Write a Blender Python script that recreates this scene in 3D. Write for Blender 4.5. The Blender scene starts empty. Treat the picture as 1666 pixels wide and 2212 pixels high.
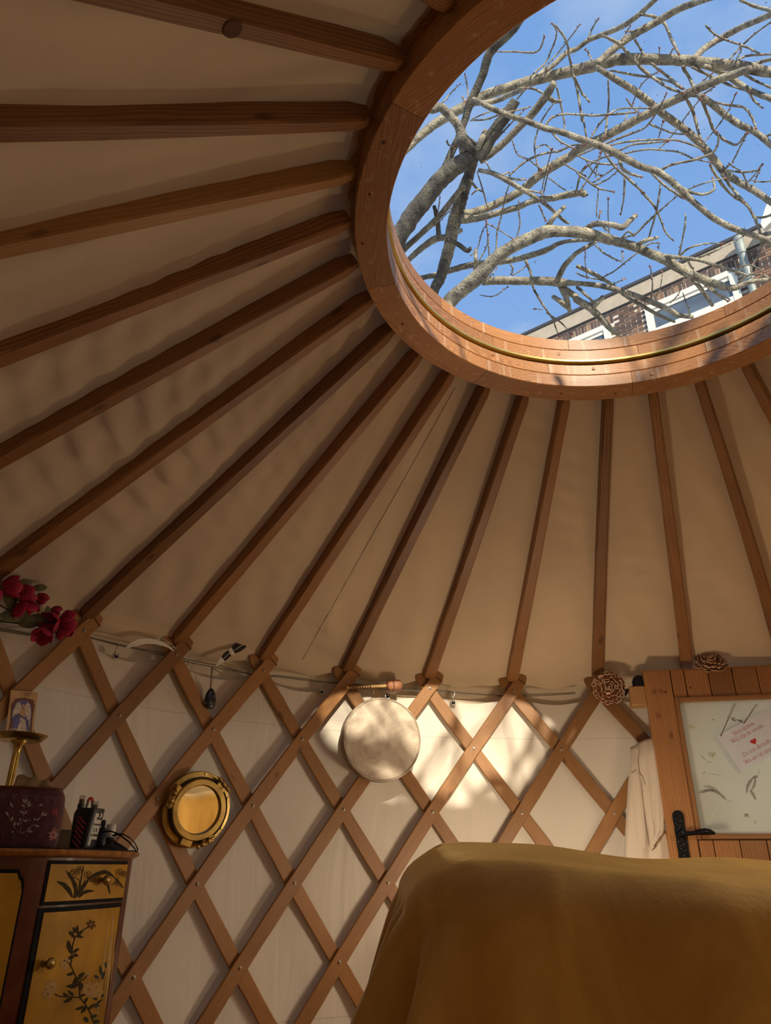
import bpy, math, random
from math import sin, cos, pi, radians, sqrt, atan2, tan
from mathutils import Vector as V, Matrix

random.seed(7)
S = bpy.context.scene
COL = S.collection
# ------------------------------------------------------------------ camera
IW, IH, F = 1666, 2212, 1572.529
CAM = V((-1.3917, 0.0727, 0.9))
YAW, PIT, ROL = 0.3948, 0.4523, 0.0062
FW = V((cos(PIT)*cos(YAW), cos(PIT)*sin(YAW), sin(PIT)))
_r = V((sin(YAW), -cos(YAW), 0)); _u = _r.cross(FW)
RT = cos(ROL)*_r + sin(ROL)*_u
UP = -sin(ROL)*_r + cos(ROL)*_u
cd = bpy.data.cameras.new('camera'); cam = bpy.data.objects.new('camera', cd); COL.objects.link(cam)
cam.matrix_world = Matrix(((RT.x, UP.x, -FW.x, CAM.x), (RT.y, UP.y, -FW.y, CAM.y), (RT.z, UP.z, -FW.z, CAM.z), (0, 0, 0, 1)))
cd.sensor_fit = 'VERTICAL'; cd.sensor_height = 36.0; cd.sensor_width = 36.0*IW/IH
cd.lens = F/IH*36.0
cd.clip_start = 0.02; cd.clip_end = 200
S.camera = cam
# ------------------------------------------------------------------ world, sun, exposure
SKY_STRENGTH = 1.0
SUN_AZ, SUN_EL, SUN_E = 34.5, 27.5, 5.8         # azimuth the light travels towards, elevation
EXPOSURE = 0.0
w = bpy.data.worlds.new('sky'); S.world = w; w.use_nodes = True
nt = w.node_tree; nt.nodes.clear()
def N(t, typ, **k):
    n = t.nodes.new(typ)
    for a, b in k.items(): setattr(n, a, b)
    return n
def ramp(t, stops, src=None, interp='LINEAR'):
    n = t.nodes.new('ShaderNodeValToRGB'); e = n.color_ramp; e.interpolation = interp
    while len(e.elements) < len(stops): e.elements.new(0.5)
    for x, (p, c) in zip(e.elements, stops):
        x.position = p; x.color = (c[0], c[1], c[2], 1)
    if src is not None: t.links.new(src, n.inputs[0])
    return n
tc = N(nt, 'ShaderNodeTexCoord'); sx = N(nt, 'ShaderNodeSeparateXYZ'); nt.links.new(tc.outputs['Generated'], sx.inputs[0])
rp = ramp(nt, [(0.0, (0.50, 0.66, 0.88)), (0.35, (0.38, 0.57, 0.87)), (0.62, (0.235, 0.43, 0.80)), (0.85, (0.20, 0.39, 0.76)), (1.0, (0.18, 0.36, 0.72))], sx.outputs['Z'])
mp = N(nt, 'ShaderNodeMapping'); mp.inputs['Scale'].default_value = (3.0, 3.0, 6.0); mp.inputs['Location'].default_value = (0.35, 0.1, 0.4)
nt.links.new(tc.outputs['Generated'], mp.inputs[0])
nz = N(nt, 'ShaderNodeTexNoise'); nz.inputs['Scale'].default_value = 1.3; nz.inputs['Detail'].default_value = 6
nt.links.new(mp.outputs[0], nz.inputs['Vector'])
cr = ramp(nt, [(0.50, (0, 0, 0)), (0.76, (0.75, 0.75, 0.75))], nz.outputs['Fac'])
mx = N(nt, 'ShaderNodeMixRGB'); nt.links.new(cr.outputs[0], mx.inputs[0]); nt.links.new(rp.outputs[0], mx.inputs[1]); mx.inputs[2].default_value = (0.66, 0.75, 0.88, 1)
bg = N(nt, 'ShaderNodeBackground'); bg.inputs['Strength'].default_value = SKY_STRENGTH
nt.links.new(mx.outputs[0], bg.inputs[0])
wo = N(nt, 'ShaderNodeOutputWorld'); nt.links.new(bg.outputs[0], wo.inputs[0])
SD = V((cos(radians(SUN_AZ))*cos(radians(SUN_EL)), sin(radians(SUN_AZ))*cos(radians(SUN_EL)), -sin(radians(SUN_EL))))
sl = bpy.data.lights.new('sun', 'SUN'); sl.energy = SUN_E; sl.angle = radians(0.8); sl.color = (1.0, 0.87, 0.68)
so = bpy.data.objects.new('sun', sl); COL.objects.link(so); so.location = (-6, -4, 8)
so.rotation_mode = 'QUATERNION'; so.rotation_quaternion = SD.to_track_quat('-Z', 'Y')
S.view_settings.view_transform = 'Standard'; S.view_settings.look = 'None'
S.view_settings.exposure = EXPOSURE; S.view_settings.gamma = 1; S.view_settings.use_curve_mapping = False

# ------------------------------------------------------------------ pixel -> point helpers (photo frame 1666x2212)
def ray(x, y):
    return (RT*((x-IW/2)/F) - UP*((y-IH/2)/F) + FW).normalized()
def at_d(x, y, d): return CAM + ray(x, y)*d
def at_h(x, y, D):
    r = ray(x, y); return CAM + r*(D/sqrt(r.x*r.x+r.y*r.y))
def on_cyl(x, y, R):
    d = ray(x, y); a = d.x*d.x+d.y*d.y; b = CAM.x*d.x+CAM.y*d.y; c = CAM.x**2+CAM.y**2-R*R
    return CAM + d*((-b+sqrt(b*b-a*c))/a)
def on_plane(x, y, p, n):
    d = ray(x, y); return CAM + d*((p-CAM).dot(n)/d.dot(n))
TH0, DTH = 2.745123, -0.1935302
def ang(i): return TH0 + DTH*i
def pol(r, t, z): return V((r*cos(t), r*sin(t), z))

# ------------------------------------------------------------------ mesh building
class MB:
    def __init__(s): s.v = []; s.f = []; s.m = []
    def add(s, vs, fs, mi=0):
        o = len(s.v); s.v += [V(p) for p in vs]; s.f += [tuple(i+o for i in f) for f in fs]; s.m += [mi]*len(fs); return s
    def box(s, c, ax, ay, az, mi=0, b=0.0):
        c = V(c); ax, ay, az = V(ax), V(ay), V(az)   # half extents
        if b > 0:
            return s.sweep([c-ax, c+ax], [az.normalized()]*2, 2*ay.length, 2*az.length, b, mi)
        vs = [c+ax*i+ay*j+az*k for k in (-1, 1) for j in (-1, 1) for i in (-1, 1)]
        fs = [(0, 2, 3, 1), (4, 5, 7, 6), (0, 1, 5, 4), (2, 6, 7, 3), (0, 4, 6, 2), (1, 3, 7, 5)]
        if ax.cross(ay).dot(az) < 0: fs = [f[::-1] for f in fs]
        return s.add(vs, fs, mi)
    def loft(s, rings, cap=True, closed=True, mi=0):
        n = len(rings[0]); vs = [p for r in rings for p in r]; fs = []
        for i in range(len(rings)-1):
            for j in range(n if closed else n-1):
                a = i*n+j; b = i*n+(j+1) % n
                fs.append((a, b, b+n, a+n))
        if cap and closed:
            fs.append(tuple(range(n-1, -1, -1))); o = (len(rings)-1)*n; fs.append(tuple(range(o, o+n)))
        return s.add(vs, fs, mi)
    def tube(s, pts, rad, n=8, cap=True, mi=0):
        pts = [V(p) for p in pts]
        if not hasattr(rad, '__len__'): rad = [rad]*len(pts)
        up = V((0.13, 0.21, 1)).normalized(); rings = []; x = None
        for i, p in enumerate(pts):
            t = (pts[min(i+1, len(pts)-1)]-pts[max(i-1, 0)])
            t = t.normalized() if t.length > 1e-9 else V((0, 0, 1))
            if x is None:
                x = t.cross(up)
                if x.length < 0.05: x = t.cross(V((1, 0, 0)))
            x = (x - t*x.dot(t)).normalized()
            y = t.cross(x)
            rings.append([p + (x*cos(2*pi*k/n)+y*sin(2*pi*k/n))*rad[i] for k in range(n)])
        return s.loft(rings, cap, True, mi)
    def sweep(s, pts, ups, wd, th, ch=0.002, mi=0):
        """chamfered rectangle swept along pts; ups = thickness direction at each point; wd, th numbers or lists"""
        pts = [V(p) for p in pts]; n = len(pts); rings = []
        for i, p in enumerate(pts):
            t = (pts[min(i+1, n-1)]-pts[max(i-1, 0)]).normalized()
            u = V(ups[i]); u = (u-t*u.dot(t)).normalized(); x = t.cross(u)
            a = (wd[i] if hasattr(wd, '__len__') else wd)/2; b = (th[i] if hasattr(th, '__len__') else th)/2
            c = min(ch, a*0.6, b*0.6)
            rings.append([p+x*q+u*r for q, r in ((a, -b+c), (a, b-c), (a-c, b), (-a+c, b), (-a, b-c), (-a, -b+c), (-a+c, -b), (a-c, -b))])
        return s.loft(rings, True, True, mi)
    def lathe(s, c, ax, prof, n=24, mi=0, cap=True):
        ax = V(ax).normalized(); x = ax.cross(V((0.3, 0.2, 1))); 
        if x.length < 0.1: x = ax.cross(V((1, 0, 0)))
        x.normalize(); y = ax.cross(x); c = V(c)
        rings = [[c+ax*h+(x*cos(2*pi*k/n)+y*sin(2*pi*k/n))*max(r, 1e-5) for k in range(n)] for r, h in prof]
        return s.loft(rings, cap, True, mi)
    def grid(s, rows, mi=0, flip=False):
        n = len(rows[0]); vs = [p for r in rows for p in r]; fs = []
        for i in range(len(rows)-1):
            for j in range(n-1):
                a = i*n+j; f = (a, a+1, a+n+1, a+n); fs.append(f[::-1] if flip else f)
        return s.add(vs, fs, mi)
    def sheet(s, pts, n, th, mi=0):
        """flat polygon (pts in order) given thickness th along n"""
        n = V(n).normalized()*th
        return s.loft([[V(p) for p in pts], [V(p)+n for p in pts]], True, True, mi)
    def ball(s, c, rx, ry=None, rz=None, n=10, m=7, mi=0, X=V((1, 0, 0)), Y=V((0, 1, 0)), Z=V((0, 0, 1))):
        ry = ry or rx; rz = rz or rx; c = V(c); rings = []
        for i in range(m+1):
            a = -pi/2+pi*i/m; q = max(cos(a), 1e-3)
            rings.append([c+X*(rx*q*cos(2*pi*k/n))+Y*(ry*q*sin(2*pi*k/n))+Z*(rz*sin(a)) for k in range(n)])
        return s.loft(rings, True, True, mi)

WM = {}   # world matrix of every object made here
def frame(o, x, z):
    x = V(x).normalized(); z = V(z); z = (z-x*z.dot(x)).normalized(); y = z.cross(x)
    return Matrix(((x.x, y.x, z.x, o[0]), (x.y, y.y, z.y, o[1]), (x.z, y.z, z.z, o[2]), (0, 0, 0, 1)))
def put(o, W, parent=None):
    COL.objects.link(o) if o.name not in COL.objects else None
    if parent is not None:
        o.parent = parent; o.matrix_basis = WM[parent.name].inverted() @ W
    else: o.matrix_basis = W
    WM[o.name] = W
    return o
def tag(o, label=None, cat=None, group=None, kind=None):
    if label: o['label'] = label
    if cat: o['category'] = cat
    if group: o['group'] = group
    if kind: o['kind'] = kind
    return o
def obj(name, mb, mat, parent=None, F=None, smooth=30):
    """one mesh object; F = its local frame (origin, grain along x)"""
    if F is None:
        c = V((0, 0, 0))
        for p in mb.v: c += p
        c /= len(mb.v)
        F = Matrix.Translation(c)
    I = F.inverted()
    me = bpy.data.meshes.new(name)
    me.from_pydata([I @ p for p in mb.v], [], mb.f)
    mats = mat if isinstance(mat, (list, tuple)) else [mat]
    for m in mats: me.materials.append(m)
    if len(mats) > 1: me.polygons.foreach_set('material_index', mb.m)
    if smooth:
        me.polygons.foreach_set('use_smooth', [True]*len(me.polygons))
        me.update()
        if smooth < 180: me.set_sharp_from_angle(angle=radians(smooth))
    me.update()
    return put(bpy.data.objects.new(name, me), F, parent)
def thing(name, label, cat, loc, group=None, kind=None):
    o = bpy.data.objects.new(name, None); o.empty_display_size = 0.05
    put(o, Matrix.Translation(V(loc)))
    return tag(o, label, cat, group, kind)
def dup(o, W, parent):
    c = o.copy(); return put(c, W, parent)

# ------------------------------------------------------------------ materials
def new_mat(name):
    m = bpy.data.materials.new(name); m.use_nodes = True; t = m.node_tree
    b = t.nodes['Principled BSDF']; return m, t, b
def plain(name, c, rough=0.5, metal=0.0, var=0.15, sc=25.0, bump=0.0, sheen=0.0, coat=0.0):
    m, t, b = new_mat(name); tx = N(t, 'ShaderNodeTexCoord')
    n = N(t, 'ShaderNodeTexNoise'); n.inputs['Scale'].default_value = sc; n.inputs['Detail'].default_value = 4
    t.links.new(tx.outputs['Object'], n.inputs['Vector'])
    r = ramp(t, [(0.3, [x*(1-var) for x in c]), (0.7, [min(1, x*(1+var)) for x in c])], n.outputs['Fac'])
    t.links.new(r.outputs[0], b.inputs['Base Color'])
    b.inputs['Roughness'].default_value = rough; b.inputs['Metallic'].default_value = metal
    if sheen: b.inputs['Sheen Weight'].default_value = sheen
    if coat: b.inputs['Coat Weight'].default_value = coat
    if bump:
        bp = N(t, 'ShaderNodeBump'); bp.inputs['Strength'].default_value = bump; bp.inputs['Distance'].default_value = 0.002
        t.links.new(n.outputs['Fac'], bp.inputs['Height']); t.links.new(bp.outputs[0], b.inputs['Normal'])
    return m
def wood(name, lo, hi, freq=110.0, along=5.0, rough=0.5, knots=0.6, warp=0.012, streak=None):
    """grain runs along the object's own x axis"""
    m, t, b = new_mat(name); L = t.links.new
    tx = N(t, 'ShaderNodeTexCoord'); oi = N(t, 'ShaderNodeObjectInfo')
    cm = N(t, 'ShaderNodeCombineXYZ')
    ml = N(t, 'ShaderNodeMath', operation='MULTIPLY'); ml.inputs[1].default_value = 13.0; L(oi.outputs['Random'], ml.inputs[0])
    for i in range(3): L(ml.outputs[0], cm.inputs[i])
    ad = N(t, 'ShaderNodeVectorMath', operation='ADD'); L(tx.outputs['Object'], ad.inputs[0]); L(cm.outputs[0], ad.inputs[1])
    m1 = N(t, 'ShaderNodeMapping'); m1.inputs['Scale'].default_value = (along*0.4, 9, 9); L(ad.outputs[0], m1.inputs[0])
    n1 = N(t, 'ShaderNodeTexNoise'); n1.inputs['Scale'].default_value = 1.0; n1.inputs['Detail'].default_value = 4; L(m1.outputs[0], n1.inputs['Vector'])
    sp = N(t, 'ShaderNodeSeparateXYZ'); L(ad.outputs[0], sp.inputs[0])
    # growth rings: bands across y+z, warped along the grain
    s1 = N(t, 'ShaderNodeMath', operation='MULTIPLY_ADD'); s1.inputs[1].default_value = 0.6; L(sp.outputs['Z'], s1.inputs[0]); L(sp.outputs['Y'], s1.inputs[2])
    s2 = N(t, 'ShaderNodeMath', operation='MULTIPLY_ADD'); s2.inputs[1].default_value = warp*4; L(n1.outputs['Fac'], s2.inputs[0]); L(s1.outputs[0], s2.inputs[2])
    s3 = N(t, 'ShaderNodeMath', operation='MULTIPLY'); s3.inputs[1].default_value = freq*6.28*1.7; L(s2.outputs[0], s3.inputs[0])
    s4 = N(t, 'ShaderNodeMath', operation='SINE'); L(s3.outputs[0], s4.inputs[0])
    s5 = N(t, 'ShaderNodeMath', operation='MULTIPLY_ADD'); s5.inputs[1].default_value = 0.42; s5.inputs[2].default_value = 0.58; L(s4.outputs[0], s5.inputs[0])
    m2 = N(t, 'ShaderNodeMapping'); m2.inputs['Scale'].default_value = (6, 260, 260); L(ad.outputs[0], m2.inputs[0])
    n2 = N(t, 'ShaderNodeTexNoise'); n2.inputs['Scale'].default_value = 1.0; n2.inputs['Detail'].default_value = 3; L(m2.outputs[0], n2.inputs['Vector'])
    n3 = N(t, 'ShaderNodeTexNoise'); n3.inputs['Scale'].default_value = 5.0; L(ad.outputs[0], n3.inputs['Vector'])
    mA = N(t, 'ShaderNodeMixRGB'); mA.inputs[0].default_value = 0.56; L(s5.outputs[0], mA.inputs[1]); L(n2.outputs['Fac'], mA.inputs[2])
    mB = N(t, 'ShaderNodeMixRGB'); mB.inputs[0].default_value = 0.30; L(mA.outputs[0], mB.inputs[1]); L(n3.outputs['Fac'], mB.inputs[2])
    r = ramp(t, [(0.2, lo), (0.5, [(a+c)/2 for a, c in zip(lo, hi)]), (0.8, hi)], mB.outputs[0])
    out = r.outputs[0]
    if knots:
        vo = N(t, 'ShaderNodeTexVoronoi'); vo.inputs['Scale'].default_value = 1.0
        m3 = N(t, 'ShaderNodeMapping'); m3.inputs['Scale'].default_value = (5, 12, 12); L(ad.outputs[0], m3.inputs[0]); L(m3.outputs[0], vo.inputs['Vector'])
        kr = ramp(t, [(0.06, (knots, knots, knots)), (0.13, (0, 0, 0))], vo.outputs['Distance'])
        mk = N(t, 'ShaderNodeMixRGB'); L(kr.outputs[0], mk.inputs[0]); L(out, mk.inputs[1]); mk.inputs[2].default_value = (lo[0]*0.3, lo[1]*0.25, lo[2]*0.25, 1); out = mk.outputs[0]
    if streak:      # limescale runs down the wood
        m4 = N(t, 'ShaderNodeMapping'); m4.inputs['Scale'].default_value = (38, 38, 3); L(tx.outputs['Object'], m4.inputs[0])
        n4 = N(t, 'ShaderNodeTexNoise'); n4.inputs['Scale'].default_value = 1.0; n4.inputs['Detail'].default_value = 3; L(m4.outputs[0], n4.inputs['Vector'])
        r4 = ramp(t, [(0.60, (0, 0, 0)), (0.74, (0.55, 0.55, 0.55))], n4.outputs['Fac'])
        ms = N(t, 'ShaderNodeMixRGB'); L(r4.outputs[0], ms.inputs[0]); L(out, ms.inputs[1]); ms.inputs[2].default_value = streak+(1,); out = ms.outputs[0]
    # each piece a little lighter or darker
    hv = N(t, 'ShaderNodeHueSaturation'); v1 = N(t, 'ShaderNodeMath', operation='MULTIPLY_ADD'); v1.inputs[1].default_value = 0.45; v1.inputs[2].default_value = 0.78
    L(oi.outputs['Random'], v1.inputs[0]); L(v1.outputs[0], hv.inputs['Value']); L(out, hv.inputs['Color'])
    L(hv.outputs[0], b.inputs['Base Color']); b.inputs['Roughness'].default_value = rough
    bp = N(t, 'ShaderNodeBump'); bp.inputs['Strength'].default_value = 0.25; bp.inputs['Distance'].default_value = 0.001
    L(mA.outputs[0], bp.inputs['Height']); L(bp.outputs[0], b.inputs['Normal'])
    return m
def canvas(name, c, trans, seamz=None, wr=(7, 7, 1.6), wrs=0.5, wd=0.02):
    m, t, b = new_mat(name); L = t.links.new
    tx = N(t, 'ShaderNodeTexCoord')
    n0 = N(t, 'ShaderNodeTexNoise'); n0.inputs['Scale'].default_value = 2.2; n0.inputs['Detail'].default_value = 5; L(tx.outputs['Object'], n0.inputs['Vector'])
    r = ramp(t, [(0.3, [x*0.88 for x in c]), (0.7, [x*1.06 for x in c])], n0.outputs['Fac']); out = r.outputs[0]
    if seamz:
        for z in seamz:
            sp = N(t, 'ShaderNodeSeparateXYZ'); L(tx.outputs['Object'], sp.inputs[0])
            a = N(t, 'ShaderNodeMath', operation='SUBTRACT'); a.inputs[1].default_value = z; L(sp.outputs['Z'], a.inputs[0])
            d = N(t, 'ShaderNodeMath', operation='ABSOLUTE'); L(a.outputs[0], d.inputs[0])
            q = N(t, 'ShaderNodeMath', operation='LESS_THAN'); q.inputs[1].default_value = 0.0011; L(d.outputs[0], q.inputs[0])
            h = N(t, 'ShaderNodeMath', operation='MULTIPLY'); h.inputs[1].default_value = 0.5; L(q.outputs[0], h.inputs[0])
            k = N(t, 'ShaderNodeMixRGB'); L(h.outputs[0], k.inputs[0]); L(out, k.inputs[1]); k.inputs[2].default_value = (c[0]*0.4, c[1]*0.38, c[2]*0.35, 1); out = k.outputs[0]
    L(out, b.inputs['Base Color']); b.inputs['Roughness'].default_value = 0.85; b.inputs['Specular IOR Level'].default_value = 0.2
    mp = N(t, 'ShaderNodeMapping'); mp.inputs['Scale'].default_value = wr; L(tx.outputs['Object'], mp.inputs[0])
    n1 = N(t, 'ShaderNodeTexNoise'); n1.inputs['Scale'].default_value = 1.0; n1.inputs['Detail'].default_value = 3; n1.inputs['Distortion'].default_value = 1.2; L(mp.outputs[0], n1.inputs['Vector'])
    n2 = N(t, 'ShaderNodeTexNoise'); n2.inputs['Scale'].default_value = 400; L(tx.outputs['Object'], n2.inputs['Vector'])
    b1 = N(t, 'ShaderNodeBump'); b1.inputs['Strength'].default_value = wrs; b1.inputs['Distance'].default_value = wd; L(n1.outputs['Fac'], b1.inputs['Height'])
    b2 = N(t, 'ShaderNodeBump'); b2.inputs['Strength'].default_value = 0.12; b2.inputs['Distance'].default_value = 0.001; L(n2.outputs['Fac'], b2.inputs['Height']); L(b1.outputs[0], b2.inputs['Normal'])
    L(b2.outputs[0], b.inputs['Normal'])
    tr = N(t, 'ShaderNodeBsdfTranslucent'); tr.inputs[0].default_value = (0.9, 0.68, 0.42, 1)
    ms = N(t, 'ShaderNodeMixShader'); ms.inputs[0].default_value = trans; L(b.outputs[0], ms.inputs[1]); L(tr.outputs[0], ms.inputs[2])
    L(ms.outputs[0], t.nodes['Material Output'].inputs[0])
    return m
def glass(name, c=(0.96, 0.98, 1.0), gl=0.018):
    m = bpy.data.materials.new(name); m.use_nodes = True; t = m.node_tree; t.nodes.clear(); L = t.links.new
    tr = N(t, 'ShaderNodeBsdfTransparent'); tr.inputs[0].default_value = c+(1,)
    g = N(t, 'ShaderNodeBsdfGlossy'); g.inputs['Roughness'].default_value = 0.02
    tx = N(t, 'ShaderNodeTexCoord'); n = N(t, 'ShaderNodeTexNoise'); n.inputs['Scale'].default_value = 90; n.inputs['Detail'].default_value = 2; L(tx.outputs['Object'], n.inputs['Vector'])
    df = N(t, 'ShaderNodeBsdfDiffuse'); df.inputs[0].default_value = (0.25, 0.22, 0.18, 1)
    r = ramp(t, [(0.735, (0, 0, 0)), (0.76, (0.7, 0.7, 0.7))], n.outputs['Fac'])
    m1 = N(t, 'ShaderNodeMixShader'); m1.inputs[0].default_value = gl; L(tr.outputs[0], m1.inputs[1]); L(g.outputs[0], m1.inputs[2])
    m2 = N(t, 'ShaderNodeMixShader'); L(r.outputs[0], m2.inputs[0]); L(m1.outputs[0], m2.inputs[1]); L(df.outputs[0], m2.inputs[2])
    o = N(t, 'ShaderNodeOutputMaterial'); L(m2.outputs[0], o.inputs[0])
    return m

M = {}
M['pole'] = wood('pole_wood', (0.11, 0.040, 0.010), (0.38, 0.172, 0.052), 95, 4, 0.5)
M['pole_light'] = wood('honey_pole_wood', (0.36, 0.17, 0.05), (0.56, 0.30, 0.10), 80, 4, 0.5)
M['slat'] = wood('slat_wood', (0.15, 0.058, 0.014), (0.43, 0.205, 0.060), 120, 4, 0.5)
M['ring'] = wood('ring_wood', (0.22, 0.083, 0.024), (0.55, 0.275, 0.10), 120, 3, 0.42, knots=0.35, warp=0.03)
M['ring_stained'] = wood('stained_ring_wood', (0.23, 0.083, 0.022), (0.55, 0.255, 0.078), 120, 3, 0.42, knots=0.35, warp=0.03, streak=(0.70, 0.50, 0.33))
M['door'] = wood('door_pine', (0.23, 0.090, 0.026), (0.43, 0.205, 0.072), 60, 3, 0.42, knots=0.8)
M['peg'] = wood('peg_pine', (0.50, 0.25, 0.08), (0.66, 0.36, 0.14), 60, 3, 0.5, knots=0)
M['stick'] = wood('beater_wood', (0.55, 0.33, 0.12), (0.72, 0.48, 0.2), 90, 3, 0.5, knots=0)
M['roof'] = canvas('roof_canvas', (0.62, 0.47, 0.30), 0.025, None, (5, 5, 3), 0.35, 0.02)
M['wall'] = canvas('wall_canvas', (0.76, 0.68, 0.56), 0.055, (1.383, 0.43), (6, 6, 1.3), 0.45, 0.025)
M['band'] = canvas('outer_canvas', (0.70, 0.58, 0.42), 0.02, None, (5, 5, 3), 0.2, 0.01)
M['floor'] = wood('floor_boards', (0.25, 0.13, 0.06), (0.42, 0.24, 0.12), 40, 2, 0.5, knots=0.3)
M['ground'] = plain('pale_bounce_ground', (0.42, 0.40, 0.36), 0.95, 0, 0.4, 3)  # unseen ground, made pale to bounce light up to the door pane
M['brass'] = plain('brass', (0.55, 0.38, 0.12), 0.32, 1.0, 0.2, 30)
M['brass_old'] = plain('aged_brass', (0.40, 0.27, 0.09), 0.38, 1.0, 0.3, 22)
M['seal'] = plain('brass_seal', (0.62, 0.46, 0.14), 0.4, 0.8, 0.1)
M['dark'] = plain('dark_groove', (0.03, 0.018, 0.01), 0.8)
M['bolt'] = plain('dull_bolt', (0.34, 0.28, 0.22), 0.5, 0.8, 0.2, 80)
M['steel'] = plain('zinc_steel', (0.50, 0.47, 0.42), 0.4, 1.0, 0.1, 60)
M['iron'] = plain('black_iron', (0.018, 0.018, 0.02), 0.35, 0.7, 0.4, 120, 0.8)
M['black'] = plain('black_plastic', (0.014, 0.014, 0.015), 0.4, 0, 0.3)
M['blackcloth'] = plain('black_cloth', (0.02, 0.018, 0.018), 0.9, 0, 0.3, 200, 0.5)
M['cord'] = plain('grey_cord', (0.17, 0.14, 0.10), 0.8, 0, 0.2, 300)
M['twine'] = plain('jute_twine', (0.27, 0.18, 0.09), 0.9, 0, 0.3, 400)
M['leather'] = plain('brown_leather', (0.36, 0.15, 0.07), 0.6, 0, 0.3, 40, 0.5)
M['lace'] = plain('dark_lace', (0.10, 0.035, 0.015), 0.7)
M['white'] = plain('white_paper', (0.83, 0.88, 0.97), 0.7, 0, 0.02)
M['red'] = plain('red_print', (0.50, 0.06, 0.08), 0.7, 0, 0.05)
M['heart'] = plain('heart_print', (0.60, 0.015, 0.02), 0.6, 0, 0.05)
M['mirror'] = plain('mirror_glass', (0.93, 0.92, 0.90), 0.02, 1.0, 0.01)
M['petalpink'] = plain('pink_silk', (0.36, 0.008, 0.045), 0.7, 0, 0.45, 30)
M['silkleaf'] = plain('silk_leaf', (0.10, 0.085, 0.035), 0.7, 0, 0.4, 30)
M['stem'] = plain('dark_stem', (0.035, 0.028, 0.012), 0.7)
M['feather'] = plain('white_feather', (0.86, 0.80, 0.68), 0.9, 0, 0.06, 60)
M['featherblack'] = plain('black_feather', (0.02, 0.018, 0.016), 0.7, 0, 0.2)
M['goldtip'] = plain('dahlia_copper', (0.62, 0.34, 0.21), 0.38, 0.35, 0.25, 40)
M['goldedge'] = plain('dahlia_cream', (0.80, 0.66, 0.48), 0.4, 0.2, 0.15, 60)
M['robe'] = plain('cream_fleece', (0.66, 0.56, 0.44), 0.95, 0, 0.06, 180, 0.4, 0.3)
M['whitewood'] = plain('white_paint', (0.82, 0.78, 0.66), 0.55, 0, 0.04)
M['pane'] = plain('house_pane', (0.10, 0.13, 0.17), 0.08, 0, 0.3, 2)
M['fascia'] = wood('weathered_fascia', (0.30, 0.24, 0.17), (0.62, 0.53, 0.40), 20, 2, 0.8, knots=0)
M['mortar'] = plain('mortar', (0.60, 0.54, 0.44), 0.95, 0, 0.15)
M['zinc'] = plain('zinc_pipe', (0.30, 0.34, 0.31), 0.55, 0.15, 0.15, 8)
M['roofedge'] = plain('roof_edge', (0.05, 0.05, 0.06), 0.8)
M['bud'] = plain('red_bud', (0.30, 0.11, 0.08), 0.7, 0, 0.3)
M['gold'] = plain('gold_lacquer', (0.42, 0.215, 0.015), 0.5, 0.1, 0.3, 9)
M['lacquer'] = plain('red_brown_lacquer', (0.11, 0.028, 0.010), 0.32, 0, 0.35, 12)
M['lacblack'] = plain('black_lacquer', (0.008, 0.007, 0.007), 0.3)
M['giltedge'] = plain('gilt_moulding', (0.42, 0.19, 0.05), 0.3, 0.5, 0.4, 40)
M['paintleaf'] = plain('painted_leaf', (0.045, 0.03, 0.010), 0.5)
M['paintblue'] = plain('painted_blue_leaf', (0.05, 0.055, 0.04), 0.5)
M['paintcream'] = plain('painted_petal', (0.50, 0.32, 0.12), 0.5)
M['paintline'] = plain('painted_line', (0.12, 0.06, 0.015), 0.5)
M['bag'] = plain('plum_fabric', (0.105, 0.030, 0.036), 0.9, 0, 0.3, 60, 0.5, 0.2)
M['thread'] = plain('silver_thread', (0.40, 0.33, 0.30), 0.6)
M['pinkthread'] = plain('pink_thread', (0.50, 0.20, 0.16), 0.7)
M['bluethread'] = plain('pale_blue_thread', (0.25, 0.28, 0.30), 0.7)
M['goldcloth'] = plain('gold_cloth', (0.30, 0.20, 0.09), 0.8, 0, 0.4, 40)
M['kraft'] = plain('kraft_card', (0.17, 0.11, 0.05), 0.8)
M['stripe'] = plain('pink_stripe', (0.42, 0.07, 0.09), 0.5)
M['letter'] = plain('white_letters', (0.72, 0.68, 0.58), 0.5, 0, 0.03)
M['coral'] = plain('coral_plastic', (0.70, 0.10, 0.06), 0.5)
M['greyplastic'] = plain('grey_plastic', (0.20, 0.20, 0.19), 0.4)
M['whiteplastic'] = plain('white_plastic', (0.66, 0.60, 0.52), 0.4)
M['clearcap'] = glass('clear_cap', (0.75, 0.72, 0.68), 0.12)
M['glass'] = glass('skylight_glass')
M['cardborder'] = plain('card_border', (0.60, 0.36, 0.15), 0.5)
M['cardbrown'] = plain('card_brown', (0.16, 0.055, 0.02), 0.5)
M['cardblue'] = plain('card_blue', (0.11, 0.10, 0.28), 0.5, 0, 0.4, 60)
M['cardwhite'] = plain('card_white', (0.62, 0.52, 0.42), 0.5, 0, 0.3, 90)
M['drumside'] = plain('hide_side', (0.36, 0.28, 0.20), 0.8, 0, 0.35, 30, 0.5)
M['birdprint'] = plain('grey_bird_print', (0.38, 0.38, 0.34), 0.9, 0, 0.3, 80)
M['greenprint'] = plain('faint_green_print', (0.56, 0.62, 0.46), 0.9, 0, 0.15, 80)

for _n, _s in (('gold', 0.2), ('lacquer', 0.3)): M[_n].node_tree.nodes['Principled BSDF'].inputs['Specular IOR Level'].default_value = _s
for _n in ('lacblack', 'paintleaf', 'paintblue', 'paintline', 'paintcream', 'letter', 'stripe'):
    _b = M[_n].node_tree.nodes['Principled BSDF']; _b.inputs['Specular IOR Level'].default_value = 0.12; _b.inputs['Roughness'].default_value = 0.7
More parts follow.
